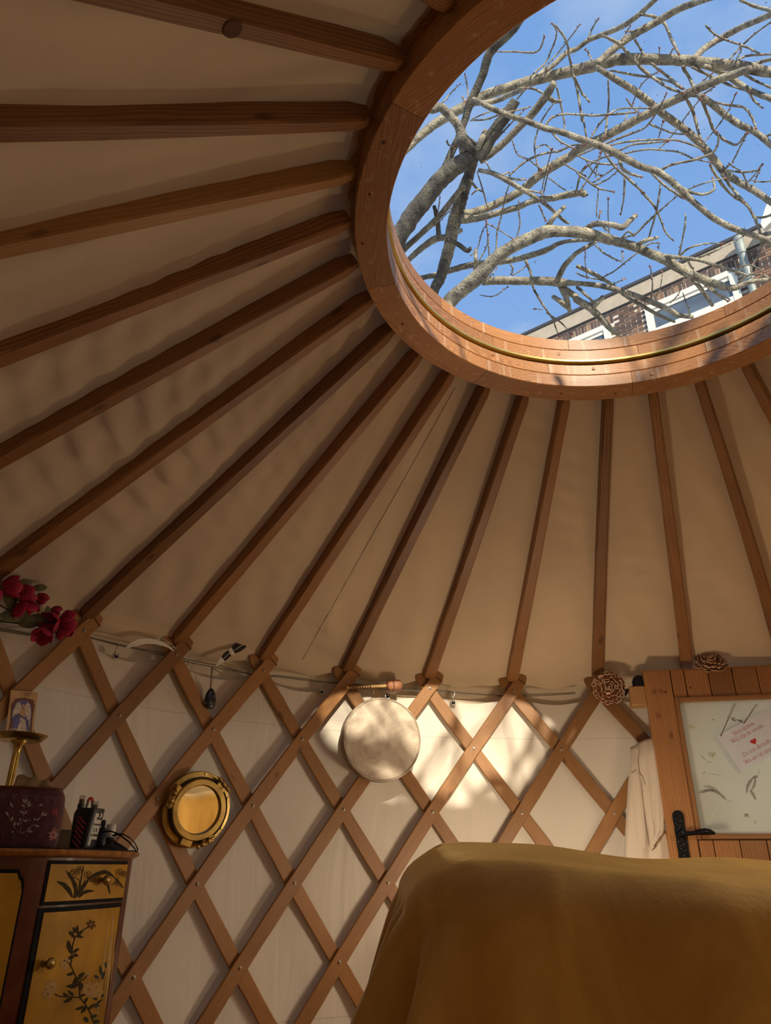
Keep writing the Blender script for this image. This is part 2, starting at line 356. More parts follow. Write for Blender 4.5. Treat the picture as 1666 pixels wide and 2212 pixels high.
# drum hide: blotched parchment
m, t, b = new_mat('drum_hide'); M['hide'] = m; L = t.links.new
tx = N(t, 'ShaderNodeTexCoord'); n1 = N(t, 'ShaderNodeTexNoise'); n1.inputs['Scale'].default_value = 9; n1.inputs['Detail'].default_value = 5; n1.inputs['Distortion'].default_value = 1.5; L(tx.outputs['Object'], n1.inputs['Vector'])
r1 = ramp(t, [(0.28, (0.34, 0.26, 0.19)), (0.44, (0.54, 0.44, 0.33)), (0.60, (0.66, 0.56, 0.42)), (0.8, (0.72, 0.63, 0.50))], n1.outputs['Fac'])
n2 = N(t, 'ShaderNodeTexNoise'); n2.inputs['Scale'].default_value = 260; L(tx.outputs['Object'], n2.inputs['Vector'])
k = N(t, 'ShaderNodeMixRGB', blend_type='OVERLAY'); k.inputs[0].default_value = 0.35; L(r1.outputs[0], k.inputs[1]); L(n2.outputs['Fac'], k.inputs[2])
L(k.outputs[0], b.inputs['Base Color']); b.inputs['Roughness'].default_value = 0.65
# mustard velvet blanket
m, t, b = new_mat('mustard_velvet'); M['velvet'] = m; L = t.links.new
tx = N(t, 'ShaderNodeTexCoord'); mp = N(t, 'ShaderNodeMapping'); mp.inputs['Scale'].default_value = (5, 5, 2.5); L(tx.outputs['Object'], mp.inputs[0])
n1 = N(t, 'ShaderNodeTexNoise'); n1.inputs['Scale'].default_value = 1.2; n1.inputs['Detail'].default_value = 4; n1.inputs['Distortion'].default_value = 1.0; L(mp.outputs[0], n1.inputs['Vector'])
r1 = ramp(t, [(0.3, (0.42, 0.21, 0.025)), (0.7, (0.66, 0.38, 0.07))], n1.outputs['Fac']); L(r1.outputs[0], b.inputs['Base Color'])
b.inputs['Roughness'].default_value = 0.75; b.inputs['Sheen Weight'].default_value = 1.0; b.inputs['Sheen Roughness'].default_value = 0.35; b.inputs['Sheen Tint'].default_value = (1.0, 0.74, 0.32, 1)
mq = N(t, 'ShaderNodeMapping'); mq.inputs['Scale'].default_value = (70, 90, 60); mq.inputs['Rotation'].default_value = (0, 0, 0.7); L(tx.outputs['Object'], mq.inputs[0])
n2 = N(t, 'ShaderNodeTexNoise'); n2.inputs['Scale'].default_value = 1.0; n2.inputs['Detail'].default_value = 5; L(mq.outputs[0], n2.inputs['Vector'])
bp = N(t, 'ShaderNodeBump'); bp.inputs['Strength'].default_value = 0.4; bp.inputs['Distance'].default_value = 0.003; L(n2.outputs['Fac'], bp.inputs['Height']); L(bp.outputs[0], b.inputs['Normal'])
# bark with dark lenticels and greenish lichen; the darker copy paints shade into lichen-grey limbs
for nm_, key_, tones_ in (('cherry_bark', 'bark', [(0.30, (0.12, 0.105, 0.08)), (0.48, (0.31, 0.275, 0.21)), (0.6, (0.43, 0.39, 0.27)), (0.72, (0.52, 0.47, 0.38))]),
                          ('shaded_bark', 'bark_shaded', [(0.30, (0.05, 0.047, 0.042)), (0.48, (0.12, 0.11, 0.092)), (0.6, (0.18, 0.165, 0.12)), (0.72, (0.24, 0.225, 0.19))])):
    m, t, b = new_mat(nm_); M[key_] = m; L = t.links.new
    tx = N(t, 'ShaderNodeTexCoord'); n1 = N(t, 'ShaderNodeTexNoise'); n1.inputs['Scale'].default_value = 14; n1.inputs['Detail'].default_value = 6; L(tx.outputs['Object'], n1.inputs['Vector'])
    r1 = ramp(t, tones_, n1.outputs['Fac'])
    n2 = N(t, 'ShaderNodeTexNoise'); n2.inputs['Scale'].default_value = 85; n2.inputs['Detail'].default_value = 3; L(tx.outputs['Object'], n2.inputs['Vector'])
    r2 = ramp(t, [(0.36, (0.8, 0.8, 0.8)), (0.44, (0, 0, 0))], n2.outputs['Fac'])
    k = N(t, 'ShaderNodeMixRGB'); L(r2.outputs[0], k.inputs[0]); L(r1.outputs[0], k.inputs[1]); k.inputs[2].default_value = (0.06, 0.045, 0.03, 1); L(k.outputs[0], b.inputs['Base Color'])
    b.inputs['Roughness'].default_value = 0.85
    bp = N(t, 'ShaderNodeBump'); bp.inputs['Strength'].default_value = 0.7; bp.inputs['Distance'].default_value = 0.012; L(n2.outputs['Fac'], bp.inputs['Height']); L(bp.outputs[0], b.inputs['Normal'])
# bricks, one tone per brick
m, t, b = new_mat('house_brick'); M['brick'] = m; L = t.links.new
oi = N(t, 'ShaderNodeObjectInfo'); r1 = ramp(t, [(0.0, (0.07, 0.05, 0.045)), (0.45, (0.13, 0.085, 0.065)), (0.8, (0.24, 0.14, 0.09)), (1.0, (0.33, 0.20, 0.12))], oi.outputs['Random'])
L(r1.outputs[0], b.inputs['Base Color']); b.inputs['Roughness'].default_value = 0.9
# frosted door pane: daylight comes through it
m, t, b = new_mat('frosted_pane'); M['frost'] = m; L = t.links.new
tx = N(t, 'ShaderNodeTexCoord'); n1 = N(t, 'ShaderNodeTexNoise'); n1.inputs['Scale'].default_value = 7; n1.inputs['Detail'].default_value = 4; L(tx.outputs['Object'], n1.inputs['Vector'])
r1 = ramp(t, [(0.3, (0.68, 0.70, 0.60)), (0.7, (0.78, 0.79, 0.69))], n1.outputs['Fac']); L(r1.outputs[0], b.inputs['Base Color']); b.inputs['Roughness'].default_value = 0.35
tr = N(t, 'ShaderNodeBsdfTranslucent'); tr.inputs[0].default_value = (0.94, 0.94, 0.86, 1)
ms = N(t, 'ShaderNodeMixShader'); ms.inputs[0].default_value = 0.48; L(b.outputs[0], ms.inputs[1]); L(tr.outputs[0], ms.inputs[2]); L(ms.outputs[0], t.nodes['Material Output'].inputs[0])
# thin card lets a little of the pane's light through
t = M['white'].node_tree; b = t.nodes['Principled BSDF']; tr = N(t, 'ShaderNodeBsdfTranslucent'); tr.inputs[0].default_value = (0.95, 0.96, 1.0, 1)
ms = N(t, 'ShaderNodeMixShader'); ms.inputs[0].default_value = 0.15; t.links.new(b.outputs[0], ms.inputs[1]); t.links.new(tr.outputs[0], ms.inputs[2]); t.links.new(ms.outputs[0], t.nodes['Material Output'].inputs[0])
# pendant stone
m, t, b = new_mat('speckled_stone'); M['stone'] = m; L = t.links.new
tx = N(t, 'ShaderNodeTexCoord'); n1 = N(t, 'ShaderNodeTexNoise'); n1.inputs['Scale'].default_value = 90; n1.inputs['Detail'].default_value = 5; L(tx.outputs['Object'], n1.inputs['Vector'])
r1 = ramp(t, [(0.45, (0.012, 0.013, 0.018)), (0.6, (0.05, 0.055, 0.07)), (0.68, (0.30, 0.28, 0.24))], n1.outputs['Fac']); L(r1.outputs[0], b.inputs['Base Color']); b.inputs['Roughness'].default_value = 0.25

# ================================================================== THE SETTING
R = 1.875
ROWS = [1.5727, 1.3345, 1.0910, 0.8423, 0.5965, 0.352, 0.106]
RI, RO, ZB, ZG, ZT = 0.6028, 0.6795, 2.2407, 2.3341, 2.4213
ANGD = 0.115                                   # angle of the door's left edge

g = MB(); g.lathe((0, 0, -0.03), (0, 0, 1), [(2.0, 0), (2.0, 0.03)], 96); tag(obj('floor', g, M['floor'], F=frame((0, 0, 0), (1, 0, 0), (0, 0, 1))), kind='structure')
g = MB(); g.lathe((0, 0, -0.08), (0, 0, 1), [(40, -0.3), (40, 0)], 64); tag(obj('ground', g, M['ground']), kind='structure')

def fold(t, z):
    return 0.006*sin(9*t+2.1*z)*sin(3.2*z+1.3*t) + 0.004*sin(23*t+5*z+sin(4*z)) + 0.003*sin(41*t-7*z)
# lining of the wall (hung from the cord), one round canvas
g = MB(); rows = []
nz_ = 46
for k in range(nz_+1):
    row = []
    for j in range(361):
        t = 2*pi*j/360
        zt = 1.533 + 0.010*cos((t-TH0)/DTH*2*pi*1.0) 
        z = zt*k/nz_
        row.append(pol(1.912 + fold(t, z)*min(1, (nz_-k)/6+0.2), t, z))
    rows.append(row)
g.grid(rows)
def in_door(P, z1): return -0.255 < atan2(P.y, P.x) < 0.098 and P.z < z1      # the doorway is cut out of the canvas
g.f = [f for f in g.f if not all(in_door(g.v[i], 1.60) for i in f)]; g.m = [0]*len(g.f)
wall = tag(obj('wall_lining', g, M['wall'], F=Matrix.Identity(4), smooth=180), 'cream canvas wall lining with a stitched seam, hung from a cord', kind='structure')
wall.name = 'wall_round'; WM['wall_round'] = Matrix.Identity(4)
# outer canvas seen above the lining
g = MB(); g.grid([[pol(1.935, 2*pi*j/180, z) for j in range(181)] for z in (1.40, 1.50, 1.60, 1.68)])
g.f = [f for f in g.f if not all(in_door(g.v[i], 1.61) for i in f)]; g.m = [0]*len(g.f)
tag(obj('wall_outer', g, M['band'], F=Matrix.Identity(4), smooth=180), kind='structure')

# roof canvas, resting on the poles and sagging a little between them
POLE_D = 0.052
def roof_line(u):       # u 0 at the wall, 1 at the ring: underside of the canvas
    z0, r0, z1, r1 = 1.625, 1.90, 2.322, 0.684
    return r0+(r1-r0)*u, z0+(z1-z0)*u
g = MB(); rows = []
NB = 13
nb = int(round(2*pi/abs(DTH)*NB/NB)); ntot = 33*NB
NR = 96
for k in range(NR+1):
    u = k/NR; row = []
    for j in range(ntot+1):
        t = TH0 + 4*DTH - 2*pi*j/ntot
        i = (t-TH0)/DTH; ph = i - math.floor(i); mid = sin(pi*ph)
        r, z = roof_line(u)
        bulge = -0.010*mid*sin(pi*min(1, u*1.1+0.02))
        wr = 0.006*mid*sin(38*u+11*i)*math.exp(-3*u) + 0.003*sin(17*u*(1+0.2*sin(i))+9*ph+5*i)*mid
        lf = math.exp(-((i-5.6)/1.7)**2); fw = max(math.exp(-((u-0.45)/0.22)**2)*lf, 0.6*max(0, sin(5.1*u+1.3*i+0.7))**1.5)
        wr += (0.014*lf+0.006)*fw*mid*sin(2*pi*u*15+4.0*ph+2.1*i+1.2*sin(9*u+i))*(0.4+0.6*sin(pi*min(1, ph*1.3)))
        z += bulge + wr + 0.006
        if k == 0: z -= 0.030*mid+0.008
        if k in (1, 2): z -= 0.014*mid/k
        row.append(pol(r, t, z))
    rows.append(row)
rows.insert(0, [pol(1.965, atan2(q.y, q.x), 1.615) for q in rows[0]])
g.grid(rows)
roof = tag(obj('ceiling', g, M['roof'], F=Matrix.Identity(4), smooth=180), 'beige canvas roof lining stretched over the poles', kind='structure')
from mathutils.bvhtree import BVHTree
ROOFT = BVHTree.FromPolygons(g.v, g.f)
def seam_on_roof(p0, p1, name):
    g = MB(); pts = []
    for k in range(49):
        q = k/48; d = ray(p0[0]+(p1[0]-p0[0])*q, p0[1]+(p1[1]-p0[1])*q)
        h = ROOFT.ray_cast(CAM, d)
        if h[0] is not None: pts.append(h[0]-d*0.002)
    g.tube(pts, 0.0020, 5); return obj(name, g, M['wall'], roof)
seam_on_roof((985, 838), (655, 1425), 'seam')

# ------------------------------------------------------------------ crown ring with its dome
ring = thing('crown_ring', 'round wooden crown ring of the roof framing the skylight, water-streaked inside', 'roof ring', (0, 0, ZB))
def arc_piece(name, r0, r1, z0, z1, a0, a1, mat, parent, n=14, lab=None):
    g = MB(); rings = []; c = 0.0018
    for k in range(n+1):
        a = a0+(a1-a0)*k/n; e = V((cos(a), sin(a), 0)); Z = V((0, 0, 1))
        rings.append([e*r+Z*z for r, z in ((r0+c, z0), (r1-c, z0), (r1, z0+c), (r1, z1-c), (r1-c, z1), (r0+c, z1), (r0, z1-c), (r0, z0+c))])
    if a1 > a0: rings = [q[::-1] for q in rings]
    g.loft(rings)
    am = (a0+a1)/2; o = pol((r0+r1)/2, am, (z0+z1)/2)
    return obj(name, g, mat, parent, F=frame(o, (-sin(am), cos(am), 0), (0, 0, 1)), smooth=25)
GAP = 0.0010
SEG = radians(44.6); A0 = radians(7.6)
ZM = ZB+0.043
for k in range(8):
    a = A0+k*2*pi/8*0.9912
    b_ = A0+(k+1)*2*pi/8*0.9912 if k < 7 else A0+2*pi
    arc_piece('lower_segment', RI, RO, ZB, ZM-GAP/2, a+GAP, b_-GAP, M['ring_stained'], ring)
for k in range(8):
    a = A0+radians(-21+k*45)
    arc_piece('middle_segment', RI, RO, ZM+GAP/2, ZG-0.012, a+GAP, a+2*pi/8-GAP, M['ring_stained'], ring)
    a = A0+radians(-3+k*45)
    arc_piece('upper_segment', RI-0.001, RO-0.01, ZG+0.006, ZG+0.045, a+GAP, a+2*pi/8-GAP, M['ring_stained'], ring)
    a = A0+radians(17+k*45)
    arc_piece('rim_segment', RI-0.001, RO-0.01, ZG+0.046, ZT, a+GAP, a+2*pi/8-GAP, M['ring_stained'], ring)
arc_piece('groove', RI+0.010, RO-0.012, ZG-0.012, ZG+0.006, 0, 2*pi, M['dark'], ring, 96)
arc_piece('leak_cover_strip', RO-0.0118, RO+0.03, 2.3225, 2.3395, 0, 2*pi, M['ring'], ring, 96)  # strip added over the ring-canvas gap to stop daylight leaking in
tag(arc_piece('seal_strip', RI-0.006, RI+0.02, ZG-0.004, ZG+0.0055, 0, 2*pi, M['seal'], ring, 120), 'thin brass-coloured seal strip')
for am, z in ((radians(50), ZB+0.068), (radians(18), ZB+0.066), (radians(28), ZG+0.028), (radians(2), ZB+0.02)):
    g = MB(); g.lathe(pol(RI-0.0008, am, z), pol(-1, am, 0), [(0.0055, 0), (0.0055, 0.0012), (0.004, 0.002)], 14); obj('plug', g, M['ring'], ring)
# screw heads and dark marks on the underside
for px, py in ((829, 308), (799, 420), (783, 526), (1212, 850), (1330, 850), (870, 700)):
    d = ray(px, py); P = CAM+d*((ZB-CAM.z)/d.z)
    g = MB(); g.lathe(P+V((0, 0, 0.0005)), (0, 0, -1), [(0.004, 0), (0.004, 0.0015), (0.002, 0.002)], 10); obj('screw', g, M['lace'], ring)
# glass dome
g = MB(); rows = []
for k in range(13):
    a = k/12*radians(40); rr = 0.69*sin(a)/sin(radians(40)); zz = ZT+0.008+0.69*(cos(a)-cos(radians(40)))/sin(radians(40))*0.75
    rows.append([pol(rr, 2*pi*j/64, zz) for j in range(65)])
g.grid(rows)
win = tag(obj('window_1', g, M['glass'], F=Matrix.Translation((0, 0, ZT)), smooth=180), 'clear round skylight dome speckled with dirt', kind='structure')
g = MB(); g.lathe((0, 0, ZT), (0, 0, 1), [(0.66, 0), (0.72, 0), (0.72, 0.014), (0.66, 0.014)], 64, cap=False); obj('dome_flange', g, M['glass'], win)

# ------------------------------------------------------------------ roof poles
POLE_LABEL = {
 -1: None,
 0: 'roof pole at the very top edge, only its orange end near the ring showing',
 1: 'roof pole with a big round knot, coming down from the top edge to the ring',
 2: 'very dark roof pole lying almost level, uppermost one reaching the left edge',
 3: 'pale honey-coloured roof pole just below the level dark one',
 4: 'roof pole next below the pale honey-coloured one at the left edge',
 5: 'roof pole second below the pale honey-coloured one at the left edge',
 6: 'dark roof pole reaching the left edge just above the pink silk flowers',
 7: 'roof pole whose foot stands beside the pink silk flowers',
 8: 'roof pole whose foot stands at the curved white feather',
 9: 'roof pole whose foot stands just right of the black-tipped feather',
 10: 'roof pole whose foot stands to the left of the drum beater',
 11: 'roof pole whose foot stands just right of the drum beater head',
 12: 'roof pole whose foot is over the sunlit wall between drum and flower',
 13: 'roof pole whose foot ends behind the full round copper flower ornament',
 14: 'roof pole running down behind the left part of the door top',
 15: 'roof pole running down behind the door top, right of the flower on it',
 16: 'short stretch of roof pole at the right edge just below the ring',
 17: None}
for i in range(0, 17):
    t = ang(i); e = V((cos(t), sin(t), 0)); tn = V((-sin(t), cos(t), 0))
    p0 = e*1.872+V((0, 0, 1.612)); p1 = e*(RO+0.004)+V((0, 0, 2.264))
    ax = (p1-p0).normalized(); up = tn.cross(ax); 
    if up.z < 0: up = -up
    rnd = random.Random(i*13+5); n = 13; g = MB(); pts = []; ws = []; ts = []
    bx, bz = rnd.uniform(-0.006, 0.006), rnd.uniform(-0.004, 0.004)
    for k in range(n):
        q = k/(n-1); s_ = sin(pi*q)
        pts.append(p0+(p1-p0)*q + up*(POLE_D/2) + tn*bx*s_ + up*bz*s_)
        ws.append((0.049-0.021*q)*(1+rnd.uniform(-0.03, 0.03))); ts.append(POLE_D*(1+0.08*q))
    # rounded nose at the ring, trimmed foot in the lattice fork
    ws[-1] *= 0.78; ts[-1] *= 0.72
    pts.insert(n-1, pts[-2]+(pts[-1]-pts[-2])*0.62); ws.insert(n-1, ws[-2]); ts.insert(n-1, ts[-2])
    pts.insert(1, pts[0]+(pts[1]-pts[0])*0.12); ws.insert(1, ws[0]); ts.insert(1, ts[0]); ws[0] *= 0.8; ts[0] *= 0.85
    g.sweep(pts, [up]*len(pts), ws, ts, 0.004)
    o = obj('roof_pole', g, M['pole_light'] if i == 3 else M['pole'], None, F=frame(p0, ax, up), smooth=40)
    tag(o, POLE_LABEL.get(i), 'roof pole', 'roof poles')
    if i == 1:      # the knot on the underside
        P = p0+(p1-p0)*0.72; g = MB(); g.lathe(P-up*0.001+tn*bx*0.6, -up, [(0.017, 0), (0.016, 0.002), (0.011, 0.003), (0.004, 0.002)], 16); obj('knot', g, M['lace'], o)

# ------------------------------------------------------------------ lattice wall: every slat a part, its bolts sub-parts
lat = thing('lattice_wall', 'wooden trellis of crossing slats bolted together, standing against the canvas wall', 'lattice', (0, 0, 0))
SW, ST = 0.050, 0.012
RF, RB = 1.8745, 1.889                    # centre radii of the front (/) and back (\) slats
def row_z(k):                             # k may be fractional, 0 = top row; above the top it goes on with the same pitch
    if k <= 0: return ROWS[0]+0.2382*(-k)
    if k >= 6: return ROWS[6]
    f_ = int(k); return ROWS[f_]+(ROWS[f_+1]-ROWS[f_])*(k-f_)
def slat(top, front):
    sgn = -1 if front else 1              # index change per row going down
    r = RF if front else RB
    pts = []; ups = []; ws = []; rnd = random.Random(top*7+front)
    k0 = -0.275 if front else -0.25; k1 = 6.35
    kk = k0
    while kk <= k1+1e-6:
        i = top + sgn*kk*0.5
        t = ang(i)
        if i > 14.1:
            kk += 0.25
            continue
        z = row_z(kk) if kk < 6 else ROWS[6]-(kk-6)*0.246
        pts.append(pol(r, t, max(z, 0.003))); ups.append(pol(1, t, 0)); ws.append(SW*(1+rnd.uniform(-0.05, 0.05)))
        kk += 0.055 if kk < -0.1 else 0.25
    if len(pts) < 3: return
    ws[0] = SW*0.62; ws[1] = SW*0.9
    g = MB(); g.sweep(pts, ups, ws, ST, 0.0025)
    # bend: grain frame along the middle
    m_ = len(pts)//2
    o = obj('slat', g, M['slat'], lat, F=frame(pts[m_], pts[min(m_+1, len(pts)-1)]-pts[m_-1], ups[m_]), smooth=40)
    if front:
        # binding round the tip, carriage bolts at the crossings
        tdir = (pts[1]-pts[2]).normalized(); c = pts[1]*0.4+pts[2]*0.6; x = tdir.cross(ups[0]).normalized(); u = ups[0]
        g = MB(); h = SW/2*0.93+0.0012; d_ = ST/2+0.0014
        loop = [c+x*a+u*b for a, b in ((-h, -d_), (0, -d_-0.0004), (h, -d_), (h+0.0006, 0), (h, d_), (0, d_), (-h, d_), (-h-0.0006, 0), (-h, -d_))]
        g.tube(loop, 0.0016, 5); obj('binding', g, M['lace'], o)
        for k in range(7):
            i = top-k*0.5
            if i > 13.7: continue
            c = pol(RF-ST/2, ang(i), ROWS[k]); inn = pol(-1, ang(i), 0)
            g = MB(); g.lathe(c-inn*0.001, inn, [(0.0062, 0), (0.0062, 0.0025), (0.0044, 0.0028), (0.0042, 0.0055), (0.0022, 0.0065)], 10)
            obj('bolt', g, M['bolt'], o)
    return o
for i in range(1, 17): slat(i, True)
for i in range(1, 14): slat(i, False)

# ================================================================== door
P0 = V((1.734, 0.233, 1.616)); DU = V((0.165, -0.986, 0)).normalized(); DN = V((DU.y, -DU.x, 0)); UZ = V((0, 0, 1))
def D3(a, z, off=0.0): return P0 + DU*a + DN*off + V((0, 0, z-P0.z))
def Dpx(x, y, off=0.0):
    P = on_plane(x, y, P0+DN*off, DN); return (P-P0).dot(DU), P.z
DW, DTOP = 0.78, 1.616
door = thing('door_1', 'pine plank door with a frosted window pane and black iron handle', None, D3(DW/2, 0, -0.02), kind='structure')
def dbox(name, a0, a1, z0, z1, o0, o1, mat, parent=door, grain='z', ch=0.002):
    g = MB(); am = (a0+a1)/2; zm = (z0+z1)/2; om = (o0+o1)/2
    if grain == 'z': g.sweep([D3(am, z0, om), D3(am, z1, om)], [DN, DN], a1-a0, o1-o0, ch); X = UZ
    else: g.sweep([D3(a0, zm, om), D3(a1, zm, om)], [DN, DN], z1-z0, o1-o0, ch); X = DU
    return obj(name, g, mat, parent, F=frame(D3(am, zm, om), X, DN), smooth=25)
dbox('stile', -0.002, 0.100, 0.03, DTOP, -0.045, 0.0, M['door'])
dbox('stile', DW-0.100, DW+0.002, 0.03, DTOP, -0.045, 0.0, M['door'])
edges = [0.1025, 0.155, 0.245, 0.335, 0.425, 0.515, 0.605, 0.6775]
for a, b_ in zip(edges[:-1], edges[1:]):
    dbox('plank', a+0.0012, b_-0.0012, 1.507, DTOP-0.001, -0.035, -0.003, M['door'], ch=0.003)
    dbox('plank', a+0.0012, b_-0.0012, 0.04, 0.990, -0.035, -0.003, M['door'], ch=0.003)
dbox('backing_board', 0.09, DW-0.09, 0.04, 1.004, -0.044, -0.036, M['door'])
dbox('backing_board', 0.09, DW-0.09, 1.497, DTOP-0.002, -0.044, -0.036, M['door'])
dbox('top_cap', -0.004, DW+0.004, DTOP, DTOP+0.004, -0.047, 0.001, M['door'], grain='x')
G0, G1, GZ0, GZ1 = 0.117, DW-0.117, 1.012, 1.490
dbox('moulding', 0.1005, G0, 0.993, 1.507, -0.03, 0.006, M['door'])
dbox('moulding', G1, DW-0.1005, 0.993, 1.507, -0.03, 0.006, M['door'])
dbox('moulding', G0+0.0005, G1-0.0005, GZ1, 1.5065, -0.03, 0.006, M['door'], grain='x')
dbox('moulding', G0+0.0005, G1-0.0005, 0.9935, GZ0, -0.03, 0.006, M['door'], grain='x')
pane = dbox('frosted_pane', G0-0.004, G1+0.004, GZ0-0.004, GZ1+0.004, -0.022, -0.016, M['frost'], ch=0.0005)
tag(pane, 'pale green frosted pane printed with faint grey birds')
# prints on the pane: flying birds and sprigs
def print_poly(name, pts, mat, off=-0.0157):
    g = MB(); g.sheet([D3(*Dpx(x, y, -0.016), off) for x, y in pts], DN, 0.0003); return obj(name, g, mat, pane, smooth=0)
Z6 = lambda u, v: (1380+u*0.2261, 1400+v*0.2261)
def leafpoly(p, q, w_, n=7, bend=0.0):
    (x0, y0), (x1, y1) = p, q; dx, dy = x1-x0, y1-y0; L_ = sqrt(dx*dx+dy*dy); nx, ny = -dy/L_, dx/L_
    top = []; bot = []
    for k in range(n+1):
        s_ = k/n; h = w_/2*sin(pi*s_)**0.8; b = bend*sin(pi*s_)
        top.append((x0+dx*s_+nx*(b+h), y0+dy*s_+ny*(b+h))); bot.append((x0+dx*s_+nx*(b-h), y0+dy*s_+ny*(b-h)))
    return top+bot[::-1][1:-1]
for strokes in ([((610, 1310), (800, 1420), 40, -18), ((568, 1378), (690, 1350), 34, 4), ((600, 1372), (800, 1400), 26, -26), ((780, 1395), (835, 1450), 28, 0), ((825, 1445), (910, 1475), 5, 3)],
                [((1030, 1400), (1110, 1220), 34, -22), ((1120, 1455), (1060, 1350), 30, 6), ((1060, 1380), (1115, 1230), 26, 18), ((1090, 1240), (1145, 1225), 34, 0), ((1140, 1225), (1155, 1150), 5, 0)],
                [((885, 665), (930, 700), 30, 0), ((925, 685), (1010, 720), 22, -8), ((830, 650), (888, 668), 5, 0)],
                [((660, 1195), (800, 1215), 5, 3), ((610, 1205), (640, 1180), 10, 0), ((705, 680), (725, 690), 14, 0)]):
    for p, q, w_, bd in strokes:
        print_poly('bird_print', leafpoly(Z6(*p), Z6(*q), w_*0.2261, 7, bd*0.2261), M['birdprint'])
for p, q, w_ in (((670, 985), (705, 1050), 40), ((705, 1045), (735, 990), 34), ((590, 1015), (640, 1075), 16), ((640, 1080), (705, 1095), 16), ((1000, 1610), (1050, 1590), 36), ((1010, 1580), (1065, 1620), 30), ((1100, 1650), (1130, 1680), 26), ((470, 740), (540, 760), 40), ((660, 1620), (720, 1590), 40)):
    print_poly('sprig_print', leafpoly(Z6(*p), Z6(*q), w_*0.2261), M['greenprint'])
# handle: hammered plate, lever, keyhole boss
hp = thing_ = None
g = MB(); pts = []
for k in range(13):
    a = pi*k/12; pts.append(D3(0.045-0.020*cos(a), 1.072+0.020*sin(a), 0.0))
for k in range(9): pts.append(D3(0.065-0.0015*(k % 2), 1.06-0.0215*k, 0))
for k in range(13):
    a = pi*k/12; pts.append(D3(0.045+0.020*cos(a), 0.876-0.020*sin(a), 0))
for k in range(9): pts.append(D3(0.025+0.0015*(k % 2), 0.888+0.0215*k, 0))
g.sheet(pts, DN, 0.006)
for k in range(26):
    z = 0.87+0.0078*k; a = 0.045+0.009*sin(k*2.4)
    g.ball(D3(a, z, 0.006), 0.0055, 0.0055, 0.0016, 8, 4, X=DU, Y=UZ, Z=DN)
handle = obj('handle_plate', g, M['iron'], door, smooth=35); tag(handle, 'hammered black iron handle plate')
g = MB(); g.lathe(D3(0.045, 1.013, 0.005), DN, [(0.013, 0), (0.013, 0.006), (0.009, 0.01), (0.0085, 0.03), (0.010, 0.036), (0.0, 0.038)], 14)
lp = [(0.045, 1.013, 0.032, 0.0085), (0.065, 1.012, 0.036, 0.008), (0.085, 1.013, 0.038, 0.0075), (0.105, 1.016, 0.039, 0.010), (0.125, 1.018, 0.038, 0.012), (0.142, 1.017, 0.035, 0.0105), (0.156, 1.013, 0.031, 0.006), (0.161, 1.012, 0.029, 0.002)]
g.tube([D3(a, z, o) for a, z, o, r in lp], [r for a, z, o, r in lp], 12)
obj('lever', g, M['iron'], handle, smooth=60)
g = MB(); g.box(D3(-0.003, 1.035, -0.022), DU*0.003, UZ*0.013, DN*0.012, b=0.001); g.lathe(D3(-0.006, 1.035, -0.022), -DU, [(0.005, 0), (0.005, 0.007), (0.003, 0.008)], 10)
obj('latch', g, M['steel'], door)

for u_, v_, r_k in ((148, 418, 0.0085), (214, 415, 0.008), (256, 420, 0.004), (188, 645, 0.009), (495, 375, 0.004)):
    a, z = Dpx(*Z6(u_, v_)); g = MB(); c = D3(a, z, 0.0002 if a < 0.1 else -0.0028); [g.tube([c+(DU*cos(2*pi*k/18)+UZ*sin(2*pi*k/18))*r_k*s_ for k in range(19)], 0.0007, 5, cap=False) for s_ in (1.0, 0.55)]; obj('knot', g, M['lace'], door)
# sign on a string, hung in front of the pane
SO = 0.009
aL = V(Dpx(1549, 1590, SO) + (0,)); ex = V((0.203, 0.098, 0)).normalized(); ey = V((-ex.y, ex.x, 0))
def SG(x, y, o=0.0): p = aL + ex*x + ey*y; return D3(p.x, p.y, SO+o)      # x along the top edge, y up; top-left corner 0,0
SWD, SHT = 0.216, 0.145
sign = thing('sign', 'white do-not-disturb card with red lettering hanging askew on the door pane', 'sign', SG(SWD/2, -SHT))
g = MB(); g.sheet([SG(0, 0), SG(0, -SHT), SG(SWD, -SHT), SG(SWD, 0)], DN, 0.0012); obj('card', g, M['white'], sign, smooth=0)
for hx, (tx_, ty_) in ((0.012, (1588, 1519)), (SWD-0.085, None or (1635, 1521))):
    top = D3(*Dpx(tx_, ty_, 0.008), 0.008)
    if hx > 0.1: hx = 0.113
    c = SG(hx, -0.006, 0.003)
    g = MB()
    for dx in (-0.0014, 0.0014):
        g.tube([c+DU*dx, c.lerp(top, 0.35)+DU*dx*0.6+DN*0.001, c.lerp(top, 0.7)+DU*dx*1.6, top+DU*dx*2.5], 0.0011, 6)
    g.tube([c, c-DN*0.004], 0.0018, 6); obj('string', g, M['twine'], sign)
